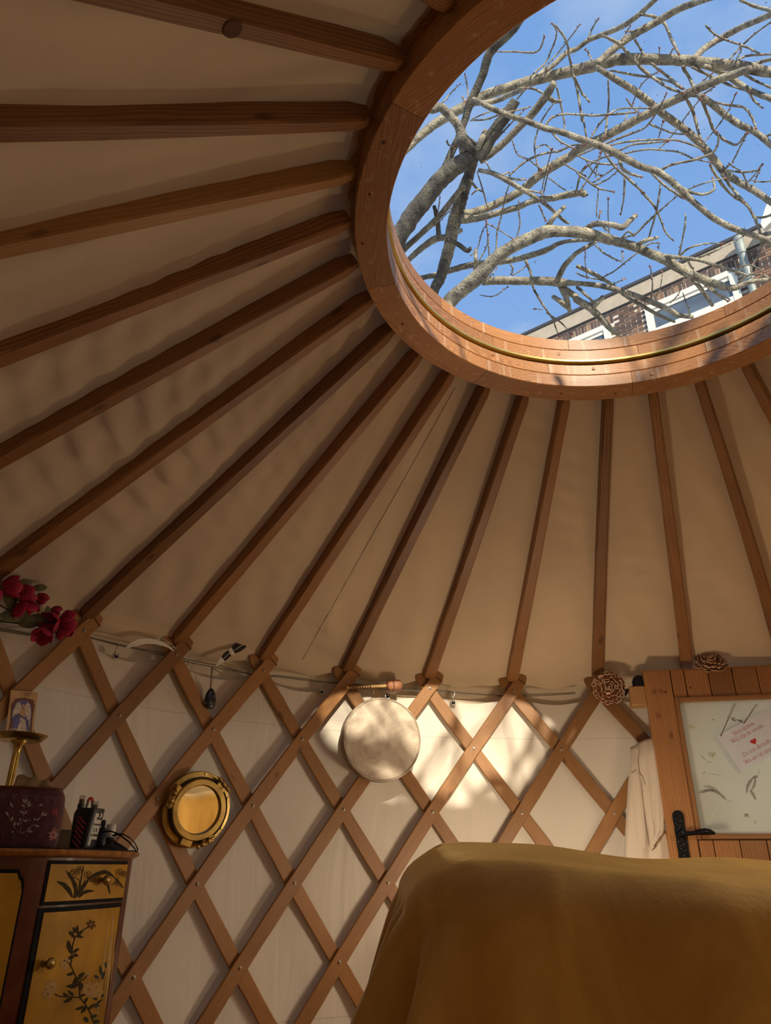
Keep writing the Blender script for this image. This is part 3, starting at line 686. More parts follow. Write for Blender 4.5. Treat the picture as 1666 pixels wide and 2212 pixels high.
# a small serifed alphabet drawn from strokes: glyph = (advance, [(points, thickness)])
def arc(cx, cy, rx, ry, a0, a1, n=9): return [(cx+rx*cos(radians(a0+(a1-a0)*k/n)), cy+ry*sin(radians(a0+(a1-a0)*k/n))) for k in range(n+1)]
TK, TN = 0.17, 0.075
def sf(x, y, w_=0.34): return ([(x-w_/2, y), (x+w_/2, y)], 0.06)
GL = {
 'N': (1.55, [([(0.2, 0), (0.2, 1.5)], TN), ([(0.2, 1.5), (1.2, 0)], TK), ([(1.2, 0), (1.2, 1.5)], TN), sf(0.16, 1.48), sf(0.2, 0.02), sf(1.2, 1.48)]),
 'W': (2.0, [([(0.15, 1.5), (0.6, 0)], TK), ([(0.6, 0), (0.98, 1.5)], TN), ([(0.98, 1.5), (1.4, 0)], TK), ([(1.4, 0), (1.82, 1.5)], TN), sf(0.15, 1.48), sf(0.98, 1.48), sf(1.82, 1.48)]),
 'D': (1.5, [([(0.28, 0), (0.28, 1.5)], TK), ([(0.28, 1.46), (0.6, 1.46)] + arc(0.6, 0.75, 0.68, 0.71, 90, -90) + [(0.28, 0.04)], 0.12), sf(0.2, 1.48, .3), sf(0.2, 0.02, .3)]),
 'i': (0.55, [([(0.27, 0), (0.27, 1.0)], TK), sf(0.27, 0.02, .42), sf(0.2, 0.98, .22), ([(0.27, 1.3), (0.27, 1.48)], 0.18)]),
 'j': (0.5, [([(0.27, 1.0), (0.27, -0.1), (0.2, -0.32), (0.0, -0.38)], 0.14), sf(0.2, 0.98, .22), ([(0.27, 1.3), (0.27, 1.48)], 0.18)]),
 'e': (0.95, [(arc(0.48, 0.5, 0.37, 0.47, 0, 320, 14), 0.12), ([(0.12, 0.52), (0.84, 0.52)], TN)]),
 't': (0.68, [([(0.3, 1.3), (0.3, 0.2), (0.4, 0.05), (0.6, 0.06)], 0.15), ([(0.08, 0.97), (0.6, 0.97)], TN)]),
 's': (0.8, [(arc(0.4, 0.74, 0.24, 0.23, 30, 250, 8) + arc(0.4, 0.27, 0.26, 0.25, 70, -160, 8), 0.12)]),
 'o': (1.05, [(arc(0.52, 0.5, 0.40, 0.47, 0, 360, 16), 0.13)]),
 'r': (0.75, [([(0.27, 0), (0.27, 1.0)], TK), sf(0.27, 0.02, .42), sf(0.2, 0.98, .22), ([(0.27, 0.7), (0.42, 0.92), (0.6, 0.97), (0.68, 0.88)], 0.12)]),
 'n': (1.15, [([(0.27, 0), (0.27, 1.0)], TK), sf(0.27, 0.02, .4), sf(0.2, 0.98, .22), ([(0.27, 0.75), (0.45, 0.94), (0.65, 0.96), (0.8, 0.85), (0.84, 0.6), (0.84, 0)], 0.13), sf(0.84, 0.02, .4)]),
 'z': (0.9, [([(0.12, 0.96), (0.76, 0.96), (0.12, 0.04), (0.78, 0.04)], 0.10)]),
 'd': (1.1, [(arc(0.48, 0.5, 0.37, 0.47, 20, 340, 14), 0.12), ([(0.84, 0), (0.84, 1.55)], TK), sf(0.76, 1.53, .2), sf(0.92, 0.02, .2)]),
 'u': (1.15, [([(0.24, 1.0), (0.24, 0.3), (0.32, 0.08), (0.5, 0.03), (0.7, 0.12), (0.82, 0.3)], 0.13), ([(0.84, 0), (0.84, 1.0)], TK), sf(0.17, 0.98, .22), sf(0.77, 0.98, .22), sf(0.92, 0.02, .2)]),
 'b': (1.1, [([(0.25, 0), (0.25, 1.55)], TK), (arc(0.6, 0.5, 0.37, 0.47, 160, -160, 14), 0.12), sf(0.17, 1.53, .2)]),
 'a': (0.98, [([(0.18, 0.8), (0.32, 0.95), (0.55, 0.95), (0.68, 0.78), (0.68, 0.1), (0.85, 0.04)], 0.14), (arc(0.42, 0.3, 0.29, 0.27, 60, 330, 10), 0.11)]),
 '.': (0.45, [([(0.2, 0.0), (0.2, 0.18)], 0.18)]), ' ': (0.5, [])}
def text_mesh(g, txt, P, h):
    """P(x, y) -> point; h = x-height"""
    x = 0
    for ch in txt:
        adv, st = GL[ch]
        for pts, wd in st:
            for (x0, y0), (x1, y1) in zip(pts[:-1], pts[1:]):
                dx, dy = x1-x0, y1-y0; l = sqrt(dx*dx+dy*dy) or 1; ux, uy = dx/l*wd*0.25, dy/l*wd*0.25; nx, ny = -dy/l*wd/2, dx/l*wd/2
                q = [(x0-ux+nx, y0-uy+ny), (x0-ux-nx, y0-uy-ny), (x1+ux-nx, y1+uy-ny), (x1+ux+nx, y1+uy+ny)]
                vs = [P((x+a)*h, b*h) for a, b in q]
                g.add(vs, [(0, 1, 2, 3)])
        x += adv
    return x*h
def sgpx(u, v):
    a, z = Dpx(*Z6(u, v), SO); p = V((a, z, 0))-aL; return p.dot(ex), p.dot(ey)
LINES = [('Niet storen', (913, 838), (1132, 742)), ('Wij zijn in sessie.', (897, 912), (1226, 783)), ('Do not disturb', (1004, 1040), None), ('We are in session.', (1022, 1112), None)]
def twidth(s_): return sum(GL[c][0] for c in s_)
x0, y0 = sgpx(897, 912); x1, y1 = sgpx(1226, 783); hx_ = (x1-x0)/twidth('Wij zijn in sessie.')
for s_, p, q in LINES:
    bx, by = sgpx(*p); g = MB(); text_mesh(g, s_, lambda x, y: SG(bx+x, by+y, 0.0015), hx_); obj('lettering', g, M['red'], sign, smooth=0)
hx0, hy0 = sgpx(1098, 893); g = MB(); hpts = []
for k in range(24):
    a = 2*pi*k/24; hpts.append(SG(hx0+0.0125*sin(a)**3*0.95, hy0+0.00075*(13*cos(a)-5*cos(2*a)-2*cos(3*a)-cos(4*a)), 0.0013))
g.sheet(hpts, DN, 0.0004); obj('heart', g, M['heart'], sign, smooth=0)

# ------------------------------------------------------------------ dahlia ornaments
def petal_mesh(L_, W_):
    g = MB(); rows = []
    for k in range(6):
        s_ = k/5; w_ = W_*(0.45+0.75*s_)*(1 if k < 5 else 0.72); row = []
        for j in range(5):
            q = (j-2)/2.0; row.append(V((L_*s_, w_*q, 0.30*L_*s_*s_ + 0.55*abs(q)**2*w_ + (0.10*L_ if k == 5 else 0))))
        rows.append(row)
    g.grid(rows); return g
def edge_mesh(L_, W_):
    g = MB(); pts = []
    for j in range(7):
        q = (j-3)/3.0; s_ = 1.0-0.35*abs(q)**3; w_ = W_*1.02
        pts.append(V((L_*s_, w_*q*0.85, 0.30*L_*s_*s_+0.5*abs(q)**2*w_+0.08*L_)))
    g.tube(pts, 0.0015, 5); return g
def dahlia(c, nrm, Rr, label, group):
    nrm = V(nrm).normalized(); x = nrm.cross(UZ).normalized(); y = x.cross(nrm)*-1
    T = thing('dahlia_ornament', label, 'ornament', c, group)
    base = frame(c, x, nrm)
    g = MB(); g.ball(c-nrm*0.002, Rr*0.5, Rr*0.5, Rr*0.22, 14, 6, X=x, Y=y, Z=nrm); obj('core', g, M['goldtip'], T, smooth=60)
    rings_ = [(0.10, 6, 0.40, 68, 0.30), (0.20, 10, 0.42, 52, 0.24), (0.36, 14, 0.42, 38, 0.16), (0.52, 17, 0.44, 24, 0.08), (0.62, 20, 0.40, 8, 0.0)]
    for ri, (rs, n, ln, tilt, h) in enumerate(rings_):
        L_ = Rr*ln; W_ = Rr*0.125+Rr*0.06*rs
        first = None
        for k in range(n):
            a = 2*pi*(k+0.5*(ri % 2))/n + random.uniform(-0.1, 0.1)
            W_m = base @ Matrix.Rotation(a, 4, 'Z') @ Matrix.Translation((Rr*(rs+random.uniform(-0.05, 0.05)), 0, Rr*h)) @ Matrix.Rotation(-radians(tilt+random.uniform(-13, 13)), 4, 'Y')
            if first is None:
                pm = petal_mesh(L_, W_); o = obj('petal', pm, M['goldtip'], T, F=Matrix.Identity(4), smooth=180)
                o.matrix_basis = WM[T.name].inverted() @ W_m; WM[o.name] = W_m
                em = edge_mesh(L_, W_); e = obj('petal_edge', em, M['goldedge'], o, F=W_m.copy(), smooth=180)
                # edge mesh was built in local coordinates
                e.data.vertices.foreach_set('co', [c_ for p in em.v for c_ in p]); e.data.update()
                first = (o, e)
            else:
                o = dup(first[0], W_m, T); e = first[1].copy(); put(e, W_m, o)
    return T
pD = on_cyl(1316, 1487, 1.80); nD = V((-pD.x, -pD.y, 0)).normalized()*0.8 + (CAM-pD).normalized()*0.6
dahlia(pD, nD, 0.066, 'full round copper and cream dahlia ornament fixed on the lattice left of the door', 'dahlia ornaments')
aD, zD = Dpx(1537, 1437, -0.02)
dahlia(D3(aD, DTOP+0.022, -0.035), DN*0.75+UZ*0.65, 0.064, 'half-hidden copper dahlia ornament lying on top of the door', 'dahlia ornaments')

# peg block and dark round cap in the gap at the door's upper left corner
pk = D3(-0.033, 1.524, -0.045)
g = MB(); g.box(pk, DU*0.030, UZ*0.038, DN*0.035, b=0.003); tag(obj('peg_block', g, M['peg'], None, F=frame(pk, DU, DN)), 'plain orange wooden block in the gap left of the door', 'wooden block')
ck = D3(-0.015, 1.583, -0.05)
g = MB(); g.lathe(ck-DN*0.02, DN, [(0.026, 0), (0.030, 0.004), (0.030, 0.03), (0.026, 0.034), (0.024, 0.030), (0.0, 0.029)], 24); kcap = obj('round_cap', g, M['black'], None, smooth=40)
g = MB(); q0 = D3(-0.082, 1.548, -0.055); g.tube([ck-DN*0.015, D3(-0.045, 1.565, -0.055), q0], 0.007, 8); g.ball(q0, 0.016, n=12, m=8); obj('arm', g, M['black'], kcap, smooth=50)
tag(kcap, 'small black round cap with a stubby arm behind the door corner', 'black cap')

# ------------------------------------------------------------------ robe behind the door
robe = thing('robe', 'cream fleece robe hanging in folds between the lattice and the door', 'robe', on_cyl(1390, 2000, 1.79)*1.0)
def rpt(x, y, off): 
    P = on_cyl(x, y, 1.80); e = V((P.x, P.y, 0)).normalized(); return P - e*off
def cloth(name, left, right, off0, amp, ph, parent, ny=40, nx=26):
    """left/right: polylines of (y, x) pixels, rows run down"""
    def ip(pl, y):
        for (y0, x0), (y1, x1) in zip(pl[:-1], pl[1:]):
            if y <= y1: return x0+(x1-x0)*max(0, (y-y0))/(y1-y0)
        return pl[-1][1]
    g = MB(); rows = []
    for k in range(ny+1):
        row = []
        for j in range(nx+1):
            q = j/nx; yt = left[0][0]+(right[0][0]-left[0][0])*q - 10*sin(pi*q)*0.6; yb = left[-1][0]+(right[-1][0]-left[-1][0])*q
            y = yt+(yb-yt)*k/ny; x = ip(left, y)+(ip(right, y)-ip(left, y))*q
            dn = min(1, 0.25+k/ny)
            f_ = off0 + amp*dn*(sin(ph+q*9+0.3*sin(3*k/ny)) + 0.5*sin(ph*2+q*21)) - 0.03*(2*q-1)**4 - 0.02*max(0, 1-k/4)
            row.append(rpt(x, y, f_))
        rows.append(row)
    g.grid(rows)
    o = obj(name, g, M['robe'], parent, smooth=180)
    md = o.modifiers.new('thick', 'SOLIDIFY'); md.thickness = 0.004; md.offset = -1
    return o
cloth('body', [(1612, 1366), (1680, 1361), (1830, 1352), (2050, 1345)], [(1600, 1440), (1680, 1450), (1830, 1462), (2050, 1470)], 0.005, 0.010, 0.4, robe)
cloth('sleeve', [(1604, 1383), (1650, 1376), (1720, 1388), (1800, 1402), (1838, 1408)], [(1598, 1442), (1680, 1450), (1780, 1440), (1800, 1436), (1812, 1420)], 0.034, 0.007, 1.7, robe, 30, 20)
g = MB(); g.tube([rpt(1374, 1622, 0.028), rpt(1375, 1660, 0.032), rpt(1380, 1700, 0.034), rpt(1384, 1760, 0.034), rpt(1392, 1832, 0.034)], 0.0022, 6); obj('seam', g, M['robe'], robe)
g = MB(); g.tube([rpt(1360, 1676, 0.012), rpt(1370, 1672, 0.030), rpt(1382, 1680, 0.036), rpt(1390, 1700, 0.040)], 0.0018, 6); obj('seam', g, M['robe'], robe)

# ------------------------------------------------------------------ cord and hooks
RC = 1.898
CP = [(-60, 1352), (0, 1362), (60, 1372), (150, 1366), (251, 1393), (340, 1412), (404, 1430), (520, 1452), (545, 1458), (600, 1462), (695, 1474), (760, 1478), (837, 1490), (930, 1494), (979, 1496), (1080, 1504), (1140, 1504), (1200, 1501), (1265, 1497)]
cord = thing('cord', 'thin grey double cord strung along the top of the wall lining', 'cord', on_cyl(600, 1465, RC))
for dz in (0, 0.009):
    g = MB(); pts = []
    for (xa, ya), (xb, yb) in zip(CP[:-1], CP[1:]):
        for k in range(3):
            P = on_cyl(xa+(xb-xa)*k/3, ya+(yb-ya)*k/3, RC); pts.append(P+V((0, 0, dz*(0.6+0.4*sin(xa)))))
    g.tube(pts, 0.0019, 6); obj('strand', g, M['cord'], cord)
HK = [(251, 1395, 1417, 'metal hook and eyelet farthest left, between the pink flowers and white feather'),
      (404, 1431, 1453, 'metal hook and eyelet between the white feather and the hanging stone'),
      (695, 1475, 1494, 'metal hook and eyelet left of the drum beater, right of the stone'),
      (837, 1491, 1504, 'metal hook and eyelet just above the drum, under the beater head'),
      (979, 1497, 1518, 'metal hook and eyelet right of the drum in the sunlight')]
for x, y0, y1, lab in HK:
    a = on_cyl(x, y0, 1.893); b_ = on_cyl(x+1, y1, 1.893); e = V((a.x, a.y, 0)).normalized(); tn = V((-e.y, e.x, 0))
    T = thing('lining_hook', lab, 'hook', b_, 'lining hooks')
    H = (a.z-b_.z); g = MB(); pts = []
    for k in range(9):
        q = pi*1.15*k/8; pts.append(a+tn*(0.006*cos(q)-0.0)*-1+V((0, 0, 0.003+0.006*sin(q))))
    pts = pts[::-1]
    pts += [a+tn*-0.006+V((0, 0, -H*0.2)), a+tn*0.002+V((0, 0, -H*0.45)), a+tn*0.001+V((0, 0, -H*0.7)), b_+e*0.0+V((0, 0, 0.002)), b_+e*0.006]
    g.tube(pts, 0.0017, 6); obj('wire_hook', g, M['steel'], T, smooth=60)
    c = b_+e*0.004
    g = MB(); rr = []
    for k in range(17):
        q = 2*pi*k/16; rr.append(c+tn*0.0095*cos(q)+V((0, 0, 0.0095*sin(q))))
    g.tube(rr, 0.0034, 7, cap=False); obj('eyelet', g, M['steel'], T, smooth=60)
    g = MB(); g.lathe(c+e*0.002, -e, [(0.0075, 0), (0.0075, 0.0008)], 14); obj('eyelet_hole', g, M['lacblack'], T)

# ------------------------------------------------------------------ drum, its hook and beater
DC = on_cyl(827, 1596, 1.785)
dn = (V((-DC.x, -DC.y, 0)).normalized()*0.80 + (CAM-DC).normalized()*0.20 - V((0, 0, 0.02))).normalized()
drum = thing('drum', 'round hide frame drum hanging on the lattice, half in dappled sunlight', 'drum', DC-dn*0.05)
DRr = 0.158; g = MB(); g.lathe(DC-dn*0.002, dn, [(DRr-0.002, 0), (DRr*0.9, 0.0012), (DRr*0.5, 0.002), (0, 0.002)], 64, cap=False)
obj('drum_head', g, M['hide'], drum, F=frame(DC, dn.cross(UZ), dn), smooth=60)
g = MB(); prof = [(DRr-0.016, -0.066), (DRr-0.003, -0.066), (DRr-0.001, -0.06), (DRr+0.001, -0.03), (DRr+0.001, -0.012), (DRr-0.001, -0.003), (DRr-0.004, 0.0005), (DRr-0.008, 0.0006), (DRr-0.014, -0.004)]
g.lathe(DC-dn*0.001, dn, prof, 72, cap=False); obj('hide_rim', g, M['drumside'], drum, F=frame(DC, dn.cross(UZ), dn), smooth=50)
g = MB(); pts = []
for k in range(73):
    q = 2*pi*k/72; X_ = dn.cross(UZ).normalized(); Y_ = X_.cross(dn); pts.append(DC+(X_*cos(q)+Y_*sin(q))*(DRr-0.003)-dn*0.0005)
g.tube(pts, 0.0016, 5, cap=False); obj('rim_stitch', g, M['hide'], drum, smooth=60)
hk = thing('brass_hook', 'brass wire hook over the cord holding the drum', 'hook', on_cyl(815, 1508, 1.86))
a = on_cyl(816, 1481, 1.882); g = MB()
g.tube([on_cyl(807, 1499, 1.872), on_cyl(808, 1488, 1.878), on_cyl(811, 1482, 1.884), on_cyl(816, 1480, 1.884), on_cyl(818, 1484, 1.880), on_cyl(818, 1494, 1.868), on_cyl(816, 1505, 1.84), on_cyl(817, 1512, 1.82)], 0.0022, 7); obj('wire', g, M['brass'], hk, smooth=60)
B0, B1 = on_cyl(748, 1485, 1.868), on_cyl(852, 1481, 1.868)
bt = thing('drum_beater', 'drum beater with striped handle and brown leather head, above the drum', 'drum beater', B0.lerp(B1, 0.5))
bx = (B1-B0).normalized(); g = MB(); g.tube([B0, B0.lerp(B1, 0.5), B1], 0.0065, 10); obj('stick', g, M['stick'], bt, F=frame(B0, bx, UZ), smooth=60)
for k in range(9):
    c = B0+(B1-B0)*(0.06+0.052*k); y = bx.cross(UZ).normalized(); z = y.cross(bx)*-1; pts = []
    for j in range(13):
        q = 2*pi*j/12; pts.append(c+bx*(0.004*sin(q+0.5))+y*0.0073*cos(q)+z*0.0073*sin(q))
    g = MB(); g.tube(pts, 0.0022, 5, cap=False); obj('wrap', g, M['lace'], bt, smooth=60)
hc = on_cyl(853, 1481, 1.862); g = MB()
g.lathe(hc-bx*0.032, bx, [(0.009, -0.004), (0.018, 0), (0.0225, 0.01), (0.021, 0.022), (0.0235, 0.035), (0.022, 0.05), (0.019, 0.056), (0.0, 0.057)], 18)
for v_ in range(len(g.v)):
    p = g.v[v_]; g.v[v_] = p + (p-hc).normalized()*0.0016*sin(9*p.x*60+5*p.z*90)
bh = obj('leather_head', g, M['leather'], bt, smooth=70)
g = MB(); pts = []
for j in range(15):
    q = 2*pi*j/14; y = bx.cross(UZ).normalized(); z = y.cross(bx)*-1; pts.append(hc-bx*0.012+y*0.0222*cos(q)+z*0.0222*sin(q))
g.tube(pts, 0.0016, 5, cap=False); obj('lace', g, M['lace'], bh)

# ------------------------------------------------------------------ feathers and hanging stone
def feather(name, pix, widths, mat, label, Rr, tip=None, tuft=False, quill=None):
    T = thing(name, label, 'feather', on_cyl(*pix[len(pix)//2], Rr))
    c = [on_cyl(x, y, Rr) for x, y in pix]
    n = len(c); up = []
    for i in range(n):
        t_ = (c[min(i+1, n-1)]-c[max(i-1, 0)]).normalized(); e = V((c[i].x, c[i].y, 0)).normalized(); up.append(t_.cross(e).normalized())
    def vane(name_, i0, i1, mt):
        g = MB(); rows = []
        for i in range(i0, i1):
            e = V((c[i].x, c[i].y, 0)).normalized(); wd = widths[i]*1.35
            rows.append([c[i]+up[i]*wd*0.55-e*0.003, c[i]+up[i]*wd*0.25-e*0.0005, c[i], c[i]-up[i]*wd*0.2-e*0.001, c[i]-up[i]*wd*0.45-e*0.003])
        g.grid(rows); o = obj(name_, g, mt, T, smooth=180); md = o.modifiers.new('t', 'SOLIDIFY'); md.thickness = 0.0012
        return o
    if tip:
        for k, (i0, i1, mt) in enumerate(tip): vane('vane', i0, i1, mt)
    else: vane('vane', 0, n, mat)
    g = MB(); g.tube([p-V((p.x, p.y, 0)).normalized()*0.0012 for p in c], [0.0011]*n, 5); obj('quill', g, mat if not quill else quill, T)
    return T, c, up
fw = [(270, 1402), (284, 1393), (300, 1387), (318, 1385), (336, 1387), (352, 1392), (364, 1398), (374, 1406)]
T, c, up = feather('feather', fw, [0.004, 0.011, 0.015, 0.014, 0.012, 0.009, 0.004, 0.002], M['feather'], 'curved white feather tucked at the lattice tips, left of the stone', 1.858)
for k in range(10):
    i = 4+k*0.28; i0 = int(i); q = i-i0; p = c[i0].lerp(c[i0+1], q); u = up[i0]; g = MB(); L_ = 0.022*(1-0.04*k)
    tdir = (c[i0+1]-c[i0]).normalized()
    g.tube([p, p+u*L_*0.6+tdir*0.004, p+u*L_+tdir*0.012, p+u*L_*0.85+tdir*0.018], [0.0011, 0.001, 0.0008, 0.0004], 5); obj('downy_barb', g, M['feather'], T)
fb = [(466, 1440), (474, 1431), (482, 1424), (488, 1418), (496, 1411), (504, 1406), (514, 1400), (522, 1394), (530, 1392)]
feather('feather', fb, [0.004, 0.012, 0.016, 0.018, 0.018, 0.020, 0.026, 0.028, 0.018], M['feather'], 'white feather with black tip above the hanging stone', 1.858,
        tip=[(0, 3, M['feather']), (2, 5, M['featherblack']), (4, 6, M['feather']), (5, 9, M['featherblack'])], quill=M['feather'])
st = thing('stone_pendant', 'dark speckled egg-shaped stone hanging on a brown cord', 'stone pendant', on_cyl(455, 1531, 1.872))
sc = on_cyl(454.5, 1509, 1.873); e = V((sc.x, sc.y, 0)).normalized(); tn = V((-e.y, e.x, 0))
g = MB(); rings = []
for k in range(15):
    a = -pi/2+pi*k/14; h = 0.0375*sin(a); r = 0.0225*cos(a)*(1-0.22*sin(a)); rings.append([sc+tn*(max(r, 1e-4)*cos(q*2*pi/18))-e*(max(r, 1e-4)*0.5*sin(q*2*pi/18))+V((0, 0, h)) for q in range(18)])
g.loft(rings); obj('stone', g, M['stone'], st, smooth=180)
for dx in (-1.2, 1.6):
    g = MB(); g.tube([on_cyl(455+dx*0.3, 1488, 1.868), on_cyl(456+dx, 1470, 1.872), on_cyl(457+dx, 1455, 1.885), on_cyl(457.5, 1443, 1.893)], 0.0012, 6); obj('string', g, M['lace'], st)
g = MB(); g.tube([on_cyl(457.5, 1443, 1.892), on_cyl(463, 1446, 1.888), on_cyl(470, 1450, 1.886), on_cyl(478, 1455, 1.885)], 0.0011, 6); g.ball(on_cyl(458, 1444, 1.892), 0.0035, n=8, m=5); obj('knot', g, M['lace'], st)

# ------------------------------------------------------------------ porthole mirror
MC = on_cyl(427, 1748, 1.845); mn = (V((-MC.x, -MC.y, 0)).normalized()*0.93+(CAM-MC).normalized()*0.12-V((0, 0, 0.115))).normalized(); mx_ = mn.cross(UZ).normalized()*-1; my_ = mx_.cross(mn)*-1
my_ = my_ if my_.z > 0 else -my_
mir = thing('porthole_mirror', 'round brass porthole mirror on the lattice reflecting the mustard blanket', 'mirror', MC-V((0, 0, 0.15)))
def MP(x, y, o=0): return MC+mx_*x+my_*y+mn*o
g = MB(); g.lathe(MC-mn*0.012, mn, [(0.085, 0), (0.119, 0), (0.121, 0.004), (0.119, 0.010), (0.101, 0.012), (0.085, 0.012)], 56, cap=False); obj('flange', g, M['brass_old'], mir, smooth=40)
g = MB(); g.lathe(MC, mn, [(0.0745, 0.004), (0.0745, 0.012), (0.078, 0.019), (0.094, 0.019), (0.0985, 0.014), (0.0985, 0.0), (0.082, 0.0)], 56, cap=False); fr = obj('frame', g, M['brass_old'], mir, smooth=40)
g = MB(); g.lathe(MC, mn, [(0.1025, 0.010), (0.1025, 0.0135), (0.099, 0.0135), (0.099, 0.010)], 56, cap=False); obj('gap', g, M['lacblack'], mir)
g = MB(); g.lathe(MC+mn*0.004, mn, [(0.076, 0), (0.076, 0.003), (0.0, 0.003)], 56, cap=True); obj('glass', g, M['mirror'], fr, smooth=20)
for a in (85, 140, 215, 265, 330, 20):
    g = MB(); q = radians(a); g.lathe(MP(0.112*cos(q), 0.112*sin(q), -0.001), mn, [(0.005, 0), (0.0045, 0.0015), (0.002, 0.0022)], 10); obj('screw', g, M['brass'], mir)
# hinge at the right top, two dog bolts left and bottom right, bottom lug
def lug(a, kind):
    q = radians(a); d = mx_*cos(q)+my_*sin(q); tq = mx_*-sin(q)+my_*cos(q); c = MC+d*0.106
    g = MB(); g.box(c+mn*0.008, tq*0.019, d*0.012, mn*0.007, b=0.003)
    if kind == 'hinge':
        for s_ in (-0.021, 0.0, 0.021): g.lathe(c+tq*(s_-0.008)+mn*0.018+d*0.006, tq, [(0.007, 0), (0.007, 0.016)], 10)
        g.tube([c+tq*-0.036+mn*0.018+d*0.006, c+tq*0.036+mn*0.018+d*0.006], 0.003, 8)
        g.box(c+mn*0.014-d*0.012+tq*0.012, tq*0.006, d*0.016, mn*0.004, b=0.002); g.box(c+mn*0.014-d*0.012-tq*0.012, tq*0.006, d*0.016, mn*0.004, b=0.002)
    elif kind == 'bolt':
        g.tube([c+tq*-0.02+mn*0.014, c+mn*0.019, c+tq*0.024+mn*0.016], [0.004, 0.006, 0.004], 8)
        g.ball(c+tq*-0.024+mn*0.018, 0.010, n=10, m=7); g.ball(c+tq*-0.040+mn*0.018, 0.006, 0.006, 0.009, n=8, m=6)
        g.lathe(c+mn*0.012, mn, [(0.009, 0), (0.009, 0.012), (0.005, 0.016)], 10)
    return obj('hinge' if kind == 'hinge' else ('wing_bolt' if kind == 'bolt' else 'lug'), g, M['brass_old'], mir, smooth=40)
lug(48, 'hinge'); lug(168, 'bolt'); lug(-62, 'bolt'); lug(-105, 'lug'); lug(150, 'lug')

# ------------------------------------------------------------------ blanket over the treatment table
BU = V((0.392, -0.920, 0)).normalized(); BV = V((0.920, 0.392, 0)).normalized()
B0_ = V((-0.132, 0.557, 0))                 # near-left corner of the top
BL, BW = 1.85, 0.66
def bump_z(u, v):
    z = 0.868 + 0.050*max(0, min(1, (v-0.05)/BW))
    z += 0.044*math.exp(-((u-0.22)/0.30)**2)*(0.72+0.28*min(1, v/0.25))
    z += 0.012*math.exp(-((u-0.75)/0.25)**2-((v-0.5)/0.2)**2)
    z += 0.004*sin(7*u+5*v+1.0)*sin(9*v) + 0.003*sin(17*u-9*v)
    return z
g = MB(); rows = []; NP = 300
corner = 0.15
def outline(s_):
    """rounded rectangle perimeter point and outward normal, s_ in 0..1"""
    L_ = BL-2*corner; W_ = BW-2*corner; q = pi/2*corner; per = 2*L_+2*W_+4*q; d = s_*per
    seg = [(L_, 'n'), (q, 'c', (BL-corner, corner), -90), (W_, 'r'), (q, 'c', (BL-corner, BW-corner), 0), (L_, 'f'), (q, 'c', (corner, BW-corner), 90), (W_, 'l'), (q, 'c', (corner, corner), 180)]
    for sg_ in seg:
        if d <= sg_[0] or sg_ is seg[-1]:
            if sg_[1] == 'n': return (corner+d, 0), (0, -1)
            if sg_[1] == 'r': return (BL, corner+d), (1, 0)
            if sg_[1] == 'f': return (BL-corner-d, BW), (0, 1)
            if sg_[1] == 'l': return (0, BW-corner-d), (-1, 0)
            a = radians(sg_[3]+90*d/q); return (sg_[2][0]+corner*cos(a), sg_[2][1]+corner*sin(a)), (cos(a), sin(a))
        d -= sg_[0]
prof = [(i/10.0, 0) for i in range(1, 10)]
for ti in range(10): rows.append([])
cen = (BL*0.45, BW/2)
levels = [('t', 0.02), ('t', 0.2), ('t', 0.4), ('t', 0.55), ('t', 0.7), ('t', 0.8), ('t', 0.87), ('t', 0.93)] + [('e', a) for a in (5, 14, 23, 32, 41, 50, 59, 68, 77, 84)] + [('h', q) for q in (0.03, 0.06, 0.1, 0.15, 0.2, 0.26, 0.32, 0.4, 0.48, 0.56, 0.64, 0.73, 0.82)]
rows = []; ER = 0.055
for kind, val in levels:
    row = []
    for j in range(NP+1):
        (x, y), (nx, ny) = outline((j % NP)/NP)
        left = max(0, -nx); near = max(0, -ny)
        # the end of the blanket is a soft slope, the long side turns down at the table edge
        er = ER + 0.03*near + 0.10*left*left + 0.03*math.exp(-((x-0.05)/0.25)**2)*near
        xi, yi = x-nx*er, y-ny*er
        if kind == 't':
            px, py = cen[0]+(xi-cen[0])*val/0.93*0.93, cen[1]+(yi-cen[1])*val
            z = bump_z(px, py)
        elif kind == 'e':
            a = radians(val); zt = bump_z(xi, yi); px, py = xi+nx*er*sin(a), yi+ny*er*sin(a); z = zt-er*(1-cos(a))*(1.0-0.35*left)
        else:
            zt = bump_z(xi, yi)-er*(1-0.35*left)*(1-cos(radians(84))); s_ = j/NP*2*pi
            cornerw = math.exp(-((x-0.0)/0.16)**2-((y-0.05)/0.25)**2)
            fo = val**0.75*(0.075*sin(s_*40+3*val) *(0.22+1.7*cornerw+1.0*left) + 0.012*sin(s_*15+0.7))
            fl = val*(0.05+0.20*left*near*2+0.13*left)+0.004
            px, py = x+nx*(fl+fo), y+ny*(fl+fo); z = max(0.006, zt-val-0.0)
        P = B0_+BU*px+BV*py; row.append(V((P.x, P.y, z)))
    rows.append(row)
g.grid(rows)
tag(obj('blanket', g, M['velvet'], None, F=frame(B0_+V((0, 0, 0.5)), BU, UZ), smooth=180), 'mustard velvet blanket draped over a long table down to the floor', 'blanket')

